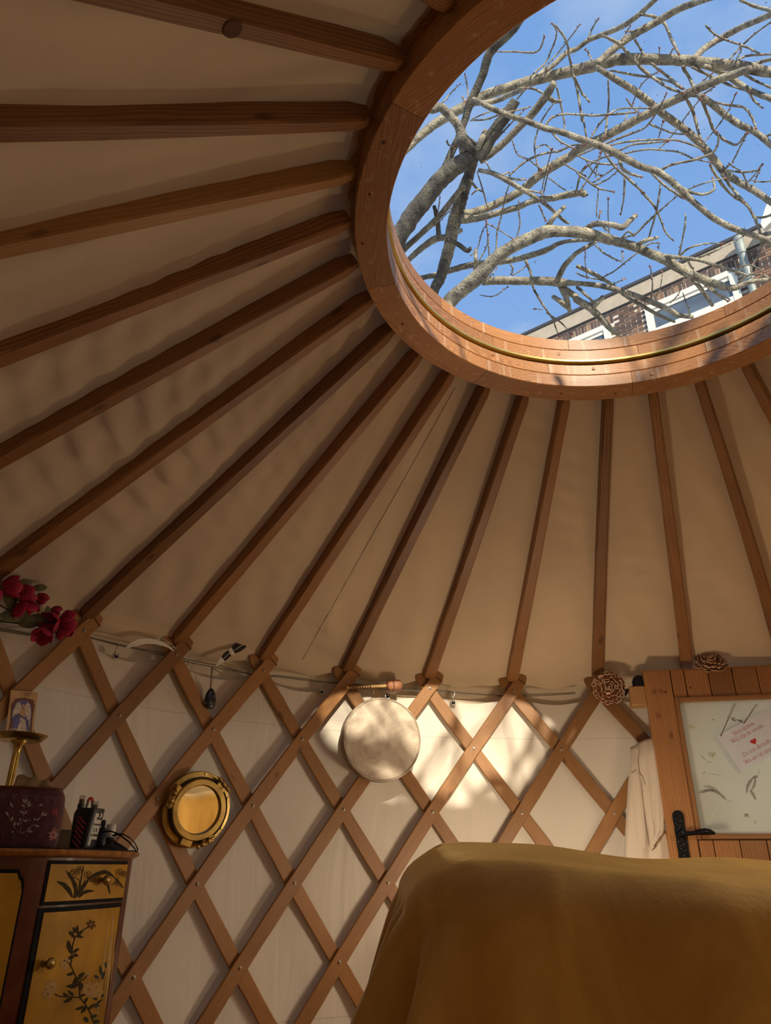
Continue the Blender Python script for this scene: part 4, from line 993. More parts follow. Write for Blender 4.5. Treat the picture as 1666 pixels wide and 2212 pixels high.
# ------------------------------------------------------------------ added fill light on a stand, hidden behind the table
LP = V((1.20, 0.53, 0))
lamp = thing('fill_floor_lamp', 'added fill light, a warm globe on a stand hidden behind the blanket-covered table', 'fill light', LP)
g = MB(); g.lathe(LP, UZ, [(0.11, 0), (0.11, 0.015), (0.02, 0.025), (0.011, 0.04), (0.011, 0.75), (0.03, 0.77), (0.045, 0.785), (0.0, 0.79)], 24); obj('stand', g, M['iron'], lamp, smooth=40)
FILL_W, FILL_C = 20.0, (1.0, 0.82, 0.60)
mt = bpy.data.materials.new('fill_lamp_globe'); mt.use_nodes = True; t = mt.node_tree; b = t.nodes['Principled BSDF']
b.inputs['Base Color'].default_value = (0.9, 0.8, 0.65, 1); b.inputs['Emission Color'].default_value = FILL_C+(1,); b.inputs['Emission Strength'].default_value = FILL_W*2.2
g = MB(); g.ball(LP+V((0, 0, 0.855)), 0.075, n=24, m=14); obj('globe', g, mt, lamp, smooth=180)

# added pendant fill light, out of view to the right, brightens the blanket
PP = V((0.78, -0.72, 1.43)); rr_ = sqrt(PP.x**2+PP.y**2); ptop = 1.625+(2.318-1.625)*(1.90-rr_)/(1.90-0.665)-0.01
pend = thing('fill_pendant_lamp', 'added fill light, a black cone-shaded pendant out of view over the right end of the table', 'fill light', PP)
g = MB(); g.tube([V((PP.x, PP.y, ptop)), V((PP.x, PP.y, 1.54))], 0.003, 6); obj('cable', g, M['black'], pend)
g = MB(); g.lathe(V((PP.x, PP.y, 0)), UZ, [(0.018, 1.545), (0.022, 1.53), (0.026, 1.512), (0.125, 1.405), (0.122, 1.402), (0.022, 1.51), (0.010, 1.515)], 32, cap=False); obj('shade', g, M['iron'], pend, smooth=40)
mt = bpy.data.materials.new('fill_lamp_bulb'); mt.use_nodes = True; b = mt.node_tree.nodes['Principled BSDF']
b.inputs['Emission Color'].default_value = (1.0, 0.86, 0.64, 1); b.inputs['Emission Strength'].default_value = 165
g = MB(); g.ball(PP, 0.055, n=20, m=12); obj('bulb', g, mt, pend, smooth=180)

# ================================================================== lacquered cabinet at the left
PLAN = [(-130, 2.035), (-60, 2.04), (0, 2.05), (60, 2.065), (100, 2.085), (150, 2.13), (200, 2.20), (240, 2.265), (262, 2.31), (278, 2.355), (285, 2.40)]
def az_of(x, y): r = ray(x, y); return atan2(r.y, r.x)
PAZ = [(az_of(x, 1866), d) for x, d in PLAN]
def plan_d(a):
    for (a0, d0), (a1, d1) in zip(PAZ[:-1], PAZ[1:]):
        if a >= a1: 
            q = (a-a0)/(a1-a0); return d0+(d1-d0)*q
    return PAZ[-1][1]
def fr_xy(a, off=0.0):
    d = plan_d(a); P = V((CAM.x+cos(a)*d, CAM.y+sin(a)*d, 0))
    if off:
        e = 0.004; d1, d2 = plan_d(a+e), plan_d(a-e)
        T_ = V((cos(a-e)*d2-cos(a+e)*d1, sin(a-e)*d2-sin(a+e)*d1, 0)).normalized(); n = V((T_.y, -T_.x, 0))
        if n.dot(V((cos(a), sin(a), 0))) > 0: n = -n
        P = P+n*off
    return P
def front(x, y, off=0.0):
    """point of the cabinet front seen at a pixel"""
    r = ray(x, y); a = atan2(r.y, r.x); d = plan_d(a); P = fr_xy(a, off); P.z = CAM.z+r.z/sqrt(r.x*r.x+r.y*r.y)*d
    return P
def azs(x0, x1, n): a0, a1 = az_of(x0, 1866), az_of(x1, 1866); return [a0+(a1-a0)*k/n for k in range(n+1)]
TOPZ = 0.9345
cab = thing('cabinet', 'red-brown lacquered cabinet with gold flower-painted door and drawer, curved front', 'cabinet', fr_xy(az_of(60, 1866))+V((0.1, 0.15, 0)))
fa = azs(-130, 285, 44)
bkR = V((CAM.x, CAM.y, 0))+V((cos(az_of(281, 1866)), sin(az_of(281, 1866)), 0))*2.56
bkL = V((CAM.x, CAM.y, 0))+V((cos(az_of(-130, 1866)), sin(az_of(-130, 1866)), 0))*2.24
def ringpts(off, z):
    p = [fr_xy(a, off) for a in fa]; 
    return [V((q.x, q.y, z)) for q in p] + [V((bkR.x+off*0.7, bkR.y-off*0.2, z)), V((bkL.x-off, bkL.y, z))]
g = MB(); g.loft([ringpts(0, 0.004), ringpts(0, TOPZ-0.019)]); body = obj('body', g, M['lacquer'], cab, smooth=35)
g = MB(); g.loft([ringpts(0.004, TOPZ-0.021), ringpts(0.016, TOPZ-0.015), ringpts(0.018, TOPZ-0.009), ringpts(0.014, TOPZ-0.003), ringpts(0.012, TOPZ-0.003)]); obj('moulding', g, M['giltedge'], cab, smooth=50)
g = MB(); g.loft([ringpts(0.010, TOPZ-0.003), ringpts(0.010, TOPZ)]); obj('top', g, M['lacblack'], cab, smooth=30)
def panel(name, x0, x1, z0, z1, o0, o1, mat, parent, n=14, notch=0):
    A = azs(x0, x1, n); g = MB(); rings = []
    for k, a in enumerate(A):
        zt = z1
        i0 = fr_xy(a, o0); i1 = fr_xy(a, o1)
        rings.append([V((i0.x, i0.y, z0)), V((i1.x, i1.y, z0)), V((i1.x, i1.y, zt)), V((i0.x, i0.y, zt))])
    if notch:    # concave notched upper right corner
        m_ = []
        for k, a in enumerate(A):
            q = (x0+(x1-x0)*k/n - (x1-notch))/notch
            zt = z1 if q < 0 else z1-0.026*(1-sqrt(max(0, 1-q*q)))-0.012*(q > 0.02)
            i0 = fr_xy(a, o0); i1 = fr_xy(a, o1)
            m_.append([V((i0.x, i0.y, z0)), V((i1.x, i1.y, z0)), V((i1.x, i1.y, zt)), V((i0.x, i0.y, zt))])
        rings = m_
    g.loft(rings); return obj(name, g, mat, parent, smooth=25)
def zpx(x, y): return front(x, y).z
zd1, zd0 = zpx(190, 1867), zpx(190, 1943)
xref = lambda x, y: x + (x-833)*-0.0 + ( (833-x)/(y+2131)*(y-1866) )     # where that vertical crosses y = 1866
panel('drawer_edge', xref(103, 1867), xref(273, 1867), zd0-0.008, zd1+0.008, -0.002, 0.003, M['lacblack'], cab)
dr = panel('drawer', xref(107, 1870), xref(272, 1870), zd0, zd1, 0.0, 0.005, M['gold'], cab)
zk1 = zpx(175, 1966)
panel('door_edge', xref(82, 1972), xref(259, 1962), 0.10, zk1+0.010, -0.002, 0.003, M['lacblack'], cab, 16)
cd_ = panel('door', xref(92, 1975), xref(256, 1964), 0.11, zk1, 0.0, 0.005, M['gold'], cab, 16)
zl1 = zpx(20, 1886)
panel('left_door_edge', -122, xref(55, 1900), 0.10, zl1+0.008, -0.002, 0.003, M['lacblack'], cab, 30, notch=14)
ld = panel('left_door', -118, xref(50, 1902), 0.11, zl1, 0.0, 0.005, M['gold'], cab, 30, notch=14)
def knob(x, y, parent):
    P = front(x, y, 0.005); r = ray(x, y); n = (fr_xy(atan2(r.y, r.x), 0.02)-fr_xy(atan2(r.y, r.x), 0.0)).normalized()
    g = MB(); g.lathe(P, n, [(0.009, 0), (0.009, 0.002), (0.0045, 0.004), (0.0045, 0.010), (0.010, 0.014), (0.0125, 0.020), (0.010, 0.026), (0.0, 0.028)], 16); obj('knob', g, M['brass_old'], parent, smooth=60)
knob(213, 1901, dr); knob(93, 2080, cd_)
Z1 = lambda u, v: (u*0.25862, 1640+v*0.25862)
def paint(parent, name, pts, w0, mat, taper=True, off=0.0057):
    """brush stroke painted on the cabinet front; pts in photo pixels"""
    g = MB(); n = len(pts); rows = []
    # resample
    P = []
    for (xa, ya), (xb, yb) in zip(pts[:-1], pts[1:]):
        for k in range(4): P.append((xa+(xb-xa)*k/4, ya+(yb-ya)*k/4))
    P.append(pts[-1]); m_ = len(P)
    for i, (x, y) in enumerate(P):
        a = P[max(i-1, 0)]; b_ = P[min(i+1, m_-1)]; dx, dy = b_[0]-a[0], b_[1]-a[1]; l = sqrt(dx*dx+dy*dy) or 1
        s_ = i/(m_-1); h = w0/2*(max(0.08, sin(pi*min(1, 0.08+0.92*s_))**0.7) if taper else 1)
        rows.append([front(x-dy/l*h, y+dx/l*h, off), front(x+dy/l*h, y-dx/l*h, off)])
    g.grid(rows); return obj(name, g, mat, parent, smooth=0)
def leafs(parent, L_, mat, nm='painted_leaf'):
    for (p, q, w_) in L_:
        m_ = ((p[0]+q[0])/2+(q[1]-p[1])*0.08, (p[1]+q[1])/2-(q[0]-p[0])*0.08)
        paint(parent, nm, [Z1(*p), Z1(*m_), Z1(*q)], w_*0.2586, mat)
def lines(parent, L_, w_, mat, nm='painted_line'):
    for pl in L_: paint(parent, nm, [Z1(*p) for p in pl], w_*0.2586, mat, False)
def blossom(parent, u, v, r, n, mat, ph=0.0):
    for k in range(n):
        a = 2*pi*k/n+ph; leafs(parent, [((u+r*0.2*cos(a), v+r*0.2*sin(a)), (u+r*cos(a), v+r*sin(a)), r*0.5)], mat, 'painted_petal')
# drawer painting
for pl, w_ in (([(600, 1160), (640, 1120), (690, 1050), (735, 990)], 34), ([(590, 1155), (560, 1090), (520, 1045), (460, 1020)], 36), ([(605, 1150), (620, 1090), (590, 1000), (540, 930)], 30), ([(640, 1155), (680, 1115), (720, 1100), (775, 1100)], 30),
               ([(720, 1000), (790, 960), (860, 940), (900, 955), (945, 990)], 34), ([(860, 990), (885, 1040), (905, 1130)], 20), ([(945, 990), (985, 1040), (1015, 1080)], 20), ([(600, 1150), (650, 1080), (670, 960), (688, 880)], 9), ([(610, 1140), (625, 1080), (620, 1020)], 14)):
    paint(dr, 'painted_leaf', [Z1(*p) for p in pl], w_*0.2586, M['paintleaf'])
for u, v, r in ((610, 945, 42), (655, 920, 36), (720, 965, 40), (745, 1000, 36), (770, 1010, 30), (985, 945, 40), (1025, 960, 34), (960, 1035, 30)):
    for k in range(5):
        a = 2*pi*k/5+u; c = (u+r*0.55*cos(a), v+r*0.45*sin(a)); pl = [(c[0]+r*0.38*cos(q*pi/3+a), c[1]+r*0.3*sin(q*pi/3+a)) for q in range(7)]
        lines(dr, [pl], 5, M['paintline'])
lines(dr, [[(560, 995), (610, 985), (650, 1010), (640, 1080)], [(700, 1000), (680, 1040), (640, 1090)], [(980, 985), (960, 1010), (990, 1060)], [(910, 1050), (950, 1030), (985, 1045)]], 6, M['paintline'])
# door painting: a climbing spray with leaves, pale flowers, blue-grey leaves below
lines(cd_, [[(720, 1400), (660, 1440), (610, 1490), (590, 1560), (585, 1650), (575, 1720), (605, 1790), (640, 1860), (650, 1930), (650, 1990), (700, 2050), (740, 2120), (765, 2200)], [(650, 1990), (580, 1985), (480, 1980), (440, 1960)], [(640, 1860), (690, 1830), (720, 1800)], [(575, 1720), (540, 1690), (520, 1680)]], 10, M['paintleaf'])
leafs(cd_, [((600, 1460), (560, 1440), 36), ((620, 1450), (600, 1400), 26), ((635, 1460), (632, 1385), 26), ((640, 1470), (680, 1430), 26), ((625, 1480), (680, 1490), 24), ((610, 1480), (580, 1470), 24),
            ((580, 1610), (555, 1510), 40), ((590, 1620), (560, 1580), 30), ((595, 1620), (650, 1580), 24), ((595, 1640), (640, 1640), 28), ((590, 1640), (545, 1670), 26), ((600, 1655), (555, 1655), 22),
            ((600, 1780), (540, 1800), 28), ((625, 1820), (590, 1900), 40), ((640, 1840), (690, 1780), 34), ((640, 1880), (540, 1895), 36), ((650, 1860), (660, 1930), 36), ((590, 1985), (510, 2030), 30), ((600, 1970), (555, 1930), 24), ((560, 1980), (510, 1950), 24),
            ((680, 2060), (610, 2090), 26), ((690, 2040), (720, 1990), 24), ((700, 2060), (660, 2120), 30), ((720, 2090), (780, 2050), 26), ((650, 1990), (700, 1960), 20)], M['paintleaf'])
leafs(cd_, [((850, 1820), (820, 1720), 26), ((840, 1840), (860, 1770), 24), ((810, 1830), (775, 1800), 24), ((830, 1990), (850, 1960), 24), ((760, 2000), (800, 2010), 22), ((780, 2080), (840, 2000), 22), ((870, 1740), (868, 1690), 18), ((820, 2060), (760, 2040), 20), ((740, 2160), (800, 2140), 30), ((720, 2190), (690, 2150), 36), ((760, 2200), (820, 2190), 34)], M['paintblue'])
for u, v, r, ph in ((725, 1920, 62, 0.2), (790, 1900, 44, 0.8), (410, 1900, 56, 0.1), (380, 1960, 46, 0.5), (520, 1720, 40, 0.4), (545, 1680, 26, 1.0), (810, 1950, 40, 0.3), (720, 1800, 22, 0.6), (760, 1960, 36, 0.9)):
    blossom(cd_, u, v, r, 8, M['paintcream'], ph)
blossom(cd_, 745, 1380, 44, 6, M['paintline'], 0.4)
# pale streaks along the right edge of the door
for u0, v0, u1, v1, w_ in ((885, 1330, 800, 2150, 14), (930, 1300, 860, 2100, 20), (905, 1450, 850, 2000, 10), (945, 1400, 905, 1900, 8), (860, 1600, 790, 2200, 14)):
    paint(cd_, 'pale_streak', [Z1(u0, v0), Z1((u0+u1)/2+6, (v0+v1)/2), Z1(u1, v1)], w_*0.2586, M['paintcream'], True, 0.0054)

# ------------------------------------------------------------------ things on the cabinet top
def on_top(x, y, D): 
    P = at_h(x, y, D); return V((P.x, P.y, TOPZ))
SX = lambda d: 1.0*d/F
def view_axes(P):
    f_ = V((P.x-CAM.x, P.y-CAM.y, 0)).normalized(); return V((f_.y, -f_.x, 0)), f_     # right, away
# embroidered pouch
bp = on_top(42, 1822, 2.17); br, bf = view_axes(bp)
bag = thing('toiletry_bag', 'plum zip pouch embroidered with silver leaves on top of the cabinet', 'bag', bp)
W2, H2, T2 = 0.088, 0.139, 0.034
def bagp(s_, h, side=-1):      # s_ -1..1 across, h 0..1 up, front surface
    bulge = (1-abs(s_)**3.2)**0.5*(0.35+0.65*sin(pi*min(1, max(0, h*0.86+0.07)))**0.6)
    wx = W2*(1.02-0.06*h*h-0.13*max(0, h-0.80)/0.2*max(0, h-0.8)/0.2-0.05*(1-h)**3)
    return bp + br*(s_*wx) + bf*(side*T2*bulge) + UZ*(H2*h)
g = MB(); rows = []
for k in range(15):
    h = k/14; row = [bagp(-1+2*j/20, h, -1) for j in range(21)] + [bagp(1-2*j/20, h, 1) for j in range(1, 20)]
    rows.append(row)
g.loft(rows); obj('pouch', g, M['bag'], bag, smooth=60)
def bpx(x, y):
    r = ray(x, y); d = (bp-CAM); P = CAM+r*(d.dot(bf)/r.dot(bf)); return (P-bp).dot(br)/W2/0.98, (P.z-bp.z)/H2
def stitch(name, p, q, w_, mat, bend=0.15):
    g = MB(); rows = []
    for k in range(7):
        s_ = k/6; x = p[0]+(q[0]-p[0])*s_-(q[1]-p[1])*bend*sin(pi*s_); y = p[1]+(q[1]-p[1])*s_+(q[0]-p[0])*bend*sin(pi*s_)
        dx, dy = q[0]-p[0], q[1]-p[1]; l = sqrt(dx*dx+dy*dy) or 1; h = w_/2*max(0.15, sin(pi*s_))
        row = []
        for sg_ in (-1, 1):
            a, b_ = bpx(x-sg_*dy/l*h, y+sg_*dx/l*h); a = max(-0.97, min(0.97, a)); b_ = max(0.02, min(0.97, b_)); row.append(bagp(a, b_)-bf*0.0012)
        rows.append(row)
    g.grid(rows); o = obj(name, g, mat, bag, smooth=0); return o
Z8 = lambda u, v: (u*0.19208, 1660+v*0.19208)
def st8(p, q, w_, mat, nm='stitched_leaf', bend=0.12): stitch(nm, Z8(*p), Z8(*q), w_*0.19208, mat, bend)
for p, q, w_ in (((270, 405), (250, 350), 26), ((280, 400), (300, 345), 26), ((295, 420), (335, 370), 24), ((300, 435), (355, 405), 22), ((270, 445), (235, 415), 22), ((120, 385), (155, 445), 28), ((430, 425), (475, 405), 20), ((455, 545), (480, 490), 28), ((480, 540), (520, 505), 24),
                 ((85, 490), (100, 545), 26), ((95, 530), (60, 500), 22), ((125, 600), (145, 545), 28), ((160, 655), (165, 600), 28), ((190, 640), (230, 610), 24), ((230, 600), (215, 565), 22), ((260, 520), (215, 485), 24), ((265, 520), (300, 480), 22), ((380, 640), (440, 655), 22), ((390, 600), (370, 560), 22), ((400, 590), (440, 560), 22),
                 ((260, 600), (310, 585), 22), ((300, 700), (365, 715), 26), ((310, 690), (330, 665), 20), ((210, 650), (190, 620), 20), ((160, 715), (130, 725), 18)):
    st8(p, q, w_, M['thread'])
for pl in ([(285, 400), (270, 480), (262, 560), (240, 650), (230, 735)], [(100, 530), (140, 620), (180, 690), (230, 735)], [(230, 735), (290, 710), (350, 700)], [(370, 630), (340, 680), (300, 705)], [(480, 520), (450, 560)], [(250, 590), (300, 580), (350, 590)]):
    for p, q in zip(pl[:-1], pl[1:]): st8(p, q, 7, M['thread'], 'stitched_stem', 0.05)
for u, v, r, n, mt in ((590, 750, 58, 7, 'pinkthread'), (608, 500, 44, 6, 'stripe'), (40, 490, 36, 6, 'bag'), (600, 690, 30, 5, 'pinkthread'), (570, 790, 30, 5, 'pinkthread')):
    for k in range(n):
        a = 2*pi*k/n; st8((u+r*0.15*cos(a), v+r*0.15*sin(a)), (u+r*cos(a), v+r*sin(a)), r*0.42, M[mt], 'stitched_petal', 0)
for u, v in ((620, 750), (630, 730), (640, 765)): st8((u-8, v), (u+8, v), 14, M['bluethread'], 'stitched_dot', 0)
for u0 in (30, 155, 280, 410, 520, 612):
    y0 = 290+0.075*u0
    for r_ in range(4):
        for c in range(4-r_):
            st8((u0-30+c*20+r_*10-4, y0+r_*18), (u0-30+c*20+r_*10+6, y0+r_*18), 10, M['bluethread'], 'stitched_dot', 0)
for u0 in (30, 150, 295, 440): 
    for r_ in range(3): st8((u0, 740+r_*20), (u0+10, 740+r_*20), 10, M['bluethread'], 'stitched_dot', 0)
g = MB(); pts = [bagp(-0.98+1.96*k/16, 0.985)-bf*0.001 for k in range(17)]; g.tube(pts, 0.0035, 6); obj('zip_piping', g, M['lacquer'], bag, smooth=60)
# gold cloth folded on the pouch
g = MB(); rows = []; c0 = bp+UZ*(H2-0.006)+br*0.002
for k in range(10):
    s_ = k/9; row = []
    for j in range(14):
        q = j/13*2-1; row.append(c0+br*(q*0.044*(1-0.15*s_)+0.004*sin(5*s_))+bf*(0.022*(s_-0.5)*2*0.6+0.004*sin(7*q))+UZ*(0.030*sin(pi*s_)*(1-0.25*q)+0.003*sin(9*q+3*s_)))
    rows.append(row)
g.grid(rows); gc = obj('folded_cloth', g, M['goldcloth'], None, smooth=180); md = gc.modifiers.new('t', 'SOLIDIFY'); md.thickness = 0.003
tag(gc, 'small folded gold cloth lying on the plum pouch', 'cloth')
# brass tray on a fluted stem, behind the pouch
tp = at_h(42, 1596, 2.27); tb = V((tp.x, tp.y, TOPZ))
tray = thing('tray_stand', 'brass dish on a tall slim fluted stem standing behind the plum pouch', 'tray stand', tb)
g = MB(); rr = []
hh = tp.z-TOPZ
prof = [(0.052, 0), (0.050, 0.006), (0.030, 0.014), (0.012, 0.022)]
g.lathe(tb, UZ, prof, 28); obj('base', g, M['brass'], tray, smooth=60)
g = MB(); rings = []
for z, r in ((0.018, 0.0095), (hh*0.5, 0.0085), (hh-0.035, 0.0080)):
    rings.append([tb+V((cos(2*pi*k/24)*r*(1+0.16*(k % 2)), sin(2*pi*k/24)*r*(1+0.16*(k % 2)), z)) for k in range(24)])
g.loft(rings); obj('stem', g, M['brass'], tray, smooth=10)
g = MB(); g.lathe(tb, UZ, [(0.008, hh-0.036), (0.0095, hh-0.030), (0.012, hh-0.018), (0.022, hh-0.008), (0.022, hh-0.004)], 24); obj('collar', g, M['brass'], tray, smooth=60)
g = MB(); g.lathe(tb, UZ, [(0.0, hh-0.006), (0.052, hh-0.006), (0.057, hh-0.004), (0.063, hh+0.003), (0.0695, hh+0.0085), (0.0705, hh+0.0105), (0.068, hh+0.011), (0.060, hh+0.006), (0.058, hh), (0.0, hh-0.001)], 44); obj('dish', g, M['brass'], tray, smooth=50)
# picture card tucked behind a slat
cc = [on_cyl(26, 1500, 1.858), on_cyl(82, 1505, 1.858), on_cyl(68, 1587, 1.858), on_cyl(10, 1586, 1.858)]
cmid = (cc[0]+cc[1]+cc[2]+cc[3])/4; cx_ = ((cc[1]-cc[0])+(cc[2]-cc[3])).normalized(); cz_ = ((cc[0]-cc[3])+(cc[1]-cc[2])); cz_ = (cz_-cx_*cz_.dot(cx_)).normalized(); cn = cx_.cross(cz_)
if cn.dot(CAM-cmid) < 0: cn = -cn
CWd, CHt = 0.088, 0.133
card = thing('picture_card', 'upright card with a winged figure in white, tucked behind the lattice above the brass dish', 'card', cmid-cz_*CHt/2)
def CPt(x, y, o): return cmid+cx_*x*CWd+cz_*y*CHt+cn*o
def cpoly(nm, pts, mat, o):
    g = MB(); g.sheet([CPt(x, y, o) for x, y in pts], cn, 0.0002); return obj(nm, g, mat, card, smooth=0)
cpoly('card_stock', [(-.5, -.5), (.5, -.5), (.5, .5), (-.5, .5)], M['cardborder'], 0)
cpoly('brown_field', [(-.42, -.42), (-.1, -.46), (.3, -.44), (.43, -.36), (.41, .0), (.44, .22), (.36, .33), (0, .36), (-.3, .33), (-.43, .2), (-.40, -.1)], M['cardbrown'], 0.0003)
cpoly('blue_sky', [(-.34, -.1), (-.36, .1), (-.28, .24), (-.1, .30), (.15, .30), (.32, .2), (.36, 0), (.34, -.36), (0, -.40), (-.25, -.36)], M['cardblue'], 0.0006)
cpoly('wing', [(-.03, .15), (-.12, .26), (-.24, .24), (-.33, .08), (-.34, -.06), (-.2, -.0), (-.08, .04)], M['cardwhite'], 0.0009)
cpoly('wing', [(.05, .15), (.14, .27), (.26, .22), (.32, .05), (.33, -.25), (.24, -.12), (.12, .02)], M['cardwhite'], 0.0009)
cpoly('gown', [(-.05, .1), (.08, .1), (.12, -.05), (.22, -.3), (.20, -.38), (-.05, -.40), (-.16, -.36), (-.06, -.15)], M['cardwhite'], 0.0012)
cpoly('bodice', [(-.06, .13), (.08, .13), (.10, .0), (.02, -.06), (-.10, -.02)], M['cardborder'], 0.0015)
cpoly('head', [(0.01+.045*cos(k*pi/5), .19+.04*sin(k*pi/5)) for k in range(10)], M['cardborder'], 0.0015)
cpoly('sash', [(-.3, .0), (-.28, -.03), (.0, -.06), (.28, -.16), (.3, -.13), (.02, -.02)], M['cardblue'], 0.0018)
for k in range(14):
    a, b_ = -.34+.05*(k % 5)+random.uniform(-.02, .02), -.38+.07*(k//5)+random.uniform(-.02, .02)
    if k > 9: a += .5; b_ -= .1
    cpoly('blossom', [(a+.028*cos(q*pi/3), b_+.02*sin(q*pi/3)) for q in range(6)], M['cardwhite'] if k % 3 else M['cardborder'], 0.0018)
for x0, x1, y in ((-.02, .30, .455), (.02, .22, .405), (-.3, .3, -.475)):
    x = x0
    while x < x1:
        cpoly('print_mark', [(x, y-.012), (x+.022, y-.012), (x+.022, y+.012), (x, y+.012)], M['cardbrown'], 0.0004); x += .04

# black box with red stripes and white letters, holding bottles
jp = on_top(177, 1822, 2.33); jr, jf = view_axes(jp)
box = thing('storage_box', 'black box with pink diagonal stripes and white block letters, on the cabinet', 'box', jp)
ce = on_top(183, 1822, 2.295)          # the near vertical edge
HB = 0.104
dl = (jr*-0.72+jf*0.34).normalized(); drt = (jr*0.50+jf*0.62).normalized()
LW, RW = 0.052, 0.049
tl = 0.10
def bw(p, k): return p-jf*0
lean = jr*0.010
cs = [ce, ce+dl*LW, ce+dl*LW+drt*RW, ce+drt*RW]; cenb = sum(cs, V((0, 0, 0)))/4
g = MB(); rings = []
for z, s_ in ((0, 0.96), (0.004, 1.0), (HB-0.004, 1.0), (HB, 0.97)):
    ring_ = []
    for k in range(4):
        c = cs[k]; p, q = cs[k-1], cs[(k+1) % 4]; r_ = 0.006
        for w_ in (0, 0.5, 1): 
            a = c+(p-c).normalized()*r_; b_ = c+(q-c).normalized()*r_; m_ = c+((p-c).normalized()+(q-c).normalized())*r_*0.29
            ring_.append((a, m_, b_)[int(w_*2)])
    rings.append([cenb+(p-cenb)*s_+V((0, 0, z))+lean*(z/HB) for p in ring_])
g.loft(rings, True); obj('case', g, M['black'], box, smooth=40)
nl = V((-dl.y, dl.x, 0)); nl = nl if nl.dot(jf) < 0 else -nl
nr = V((-drt.y, drt.x, 0)); nr = nr if nr.dot(jr) > 0 else -nr
def FL(s_, h, o=0.0006): return ce+dl*(LW*s_)+nl*o+V((0, 0, HB*h))+lean*h
def FR(s_, h, o=0.0006): return ce+drt*(RW*s_)+nr*o+V((0, 0, HB*h))+lean*h
for k in range(6):
    h = 0.80-0.115*k; g = MB(); g.add([FL(0.80, h), FL(0.68, h), FL(0.20, h-0.20), FL(0.32, h-0.20)], [(0, 1, 2, 3)]); g.v = g.v
    obj('stripe', g, M['stripe'], box, smooth=0)
def block(polys, h0, h1):      # letter turned on its side: letter x runs down the box, letter y to the right
    g = MB()
    for pl in polys: g.sheet([FR(0.20+0.62*(y), h0-(h0-h1)*x) for x, y in pl], nr, 0.0004)
    return obj('letter', g, M['letter'], box, smooth=0)
Jp = [[(0.62, 0.30), (0.98, 0.30), (0.98, 1.0), (0.62, 1.0)], [(0.02, 0.0), (0.80, 0.0), (0.98, 0.14), (0.98, 0.32), (0.02, 0.32)], [(0.02, 0.32), (0.36, 0.32), (0.36, 0.52), (0.02, 0.42)], [(0.0, 0.62), (0.22, 0.80), (0.40, 0.62), (0.40, 0.95), (0.0, 0.95)]]
Bp = [[(0, 0), (0.30, 0), (0.30, 1), (0, 1)], [(0.3, 0), (0.85, 0), (1, 0.14), (0.95, 0.25), (0.3, 0.25)], [(0.3, 0.40), (0.85, 0.40), (0.9, 0.5), (0.85, 0.60), (0.3, 0.60)], [(0.3, 0.76), (0.85, 0.76), (0.97, 0.88), (0.85, 1.0), (0.3, 1.0)], [(0.72, 0.2), (1.0, 0.2), (1.0, 0.44), (0.72, 0.44)], [(0.70, 0.56), (0.97, 0.56), (0.97, 0.82), (0.70, 0.82)]]
Lp = [[(0, 0), (0.34, 0), (0.34, 1), (0, 1)], [(0.34, 0), (1, 0), (1, 0.30), (0.34, 0.30)]]
block(Jp, 0.88, 0.62); block(Bp, 0.58, 0.36); block(Lp, 0.32, 0.10)
def bottle(x, y0, y1, D, w_, label, capw, name='spray_bottle'):
    a = at_h(x, y1, D); top = at_h(x, y0, D).z; c = V((a.x, a.y, TOPZ)); H = top-TOPZ; r = w_/2*D/F
    T = thing(name, label, 'bottle', c)
    g = MB(); g.lathe(c, UZ, [(r*0.96, 0), (r*1.15, 0.004), (r*1.15, H*0.66), (r*0.9, H*0.72), (r*0.62, H*0.75), (r*0.62, H*0.79)], 18); obj('bottle_body', g, M['black'], T, smooth=40)
    g = MB(); g.lathe(c, UZ, [(r*0.72, H*0.75), (r*0.72, H*0.84), (r*0.55, H*0.845), (r*0.5, H*0.93), (0, H*0.935)], 16); obj('sprayer', g, M['black'], T, smooth=40)
    g = MB(); g.lathe(c, UZ, [(r*0.66, H*0.84), (r*0.64, H), (0.0, H+0.0005)], 16); obj('clear_cap', g, M['clearcap'], T, smooth=30)
    return T
bottle(173, 1718, 1752, 2.445, 17, 'taller black spray bottle with clear cap behind the black box', 10)
bottle(204, 1731, 1755, 2.45, 15, 'shorter black spray bottle with clear cap, right of the coral-tipped loop', 10)
tw = on_top(192, 1750, 2.455); tz = at_h(193, 1722, 2.455).z
tz0 = TOPZ; twz = thing('hand_tool', 'slim grey loop-handled tool with a coral tip standing behind the black box', 'tool', tw)
g = MB(); g.tube([tw+jr*-0.010+UZ*0.002, tw+jr*-0.010+UZ*(tz-TOPZ)*0.75, tw+jr*-0.006+UZ*(tz-TOPZ-0.012)], 0.0035, 8); g.tube([tw+jr*0.006+UZ*0.002, tw+jr*0.008+UZ*(tz-TOPZ)*0.75, tw+jr*0.006+UZ*(tz-TOPZ-0.012)], 0.0035, 8); obj('handle', g, M['greyplastic'], twz, smooth=60)
g = MB(); pts = [tw+jr*(0.006*cos(pi*k/8))+UZ*(tz-TOPZ-0.012+0.009*sin(pi*k/8)) for k in range(9)]; g.tube(pts, 0.0046, 8); obj('tip', g, M['coral'], twz, smooth=60)
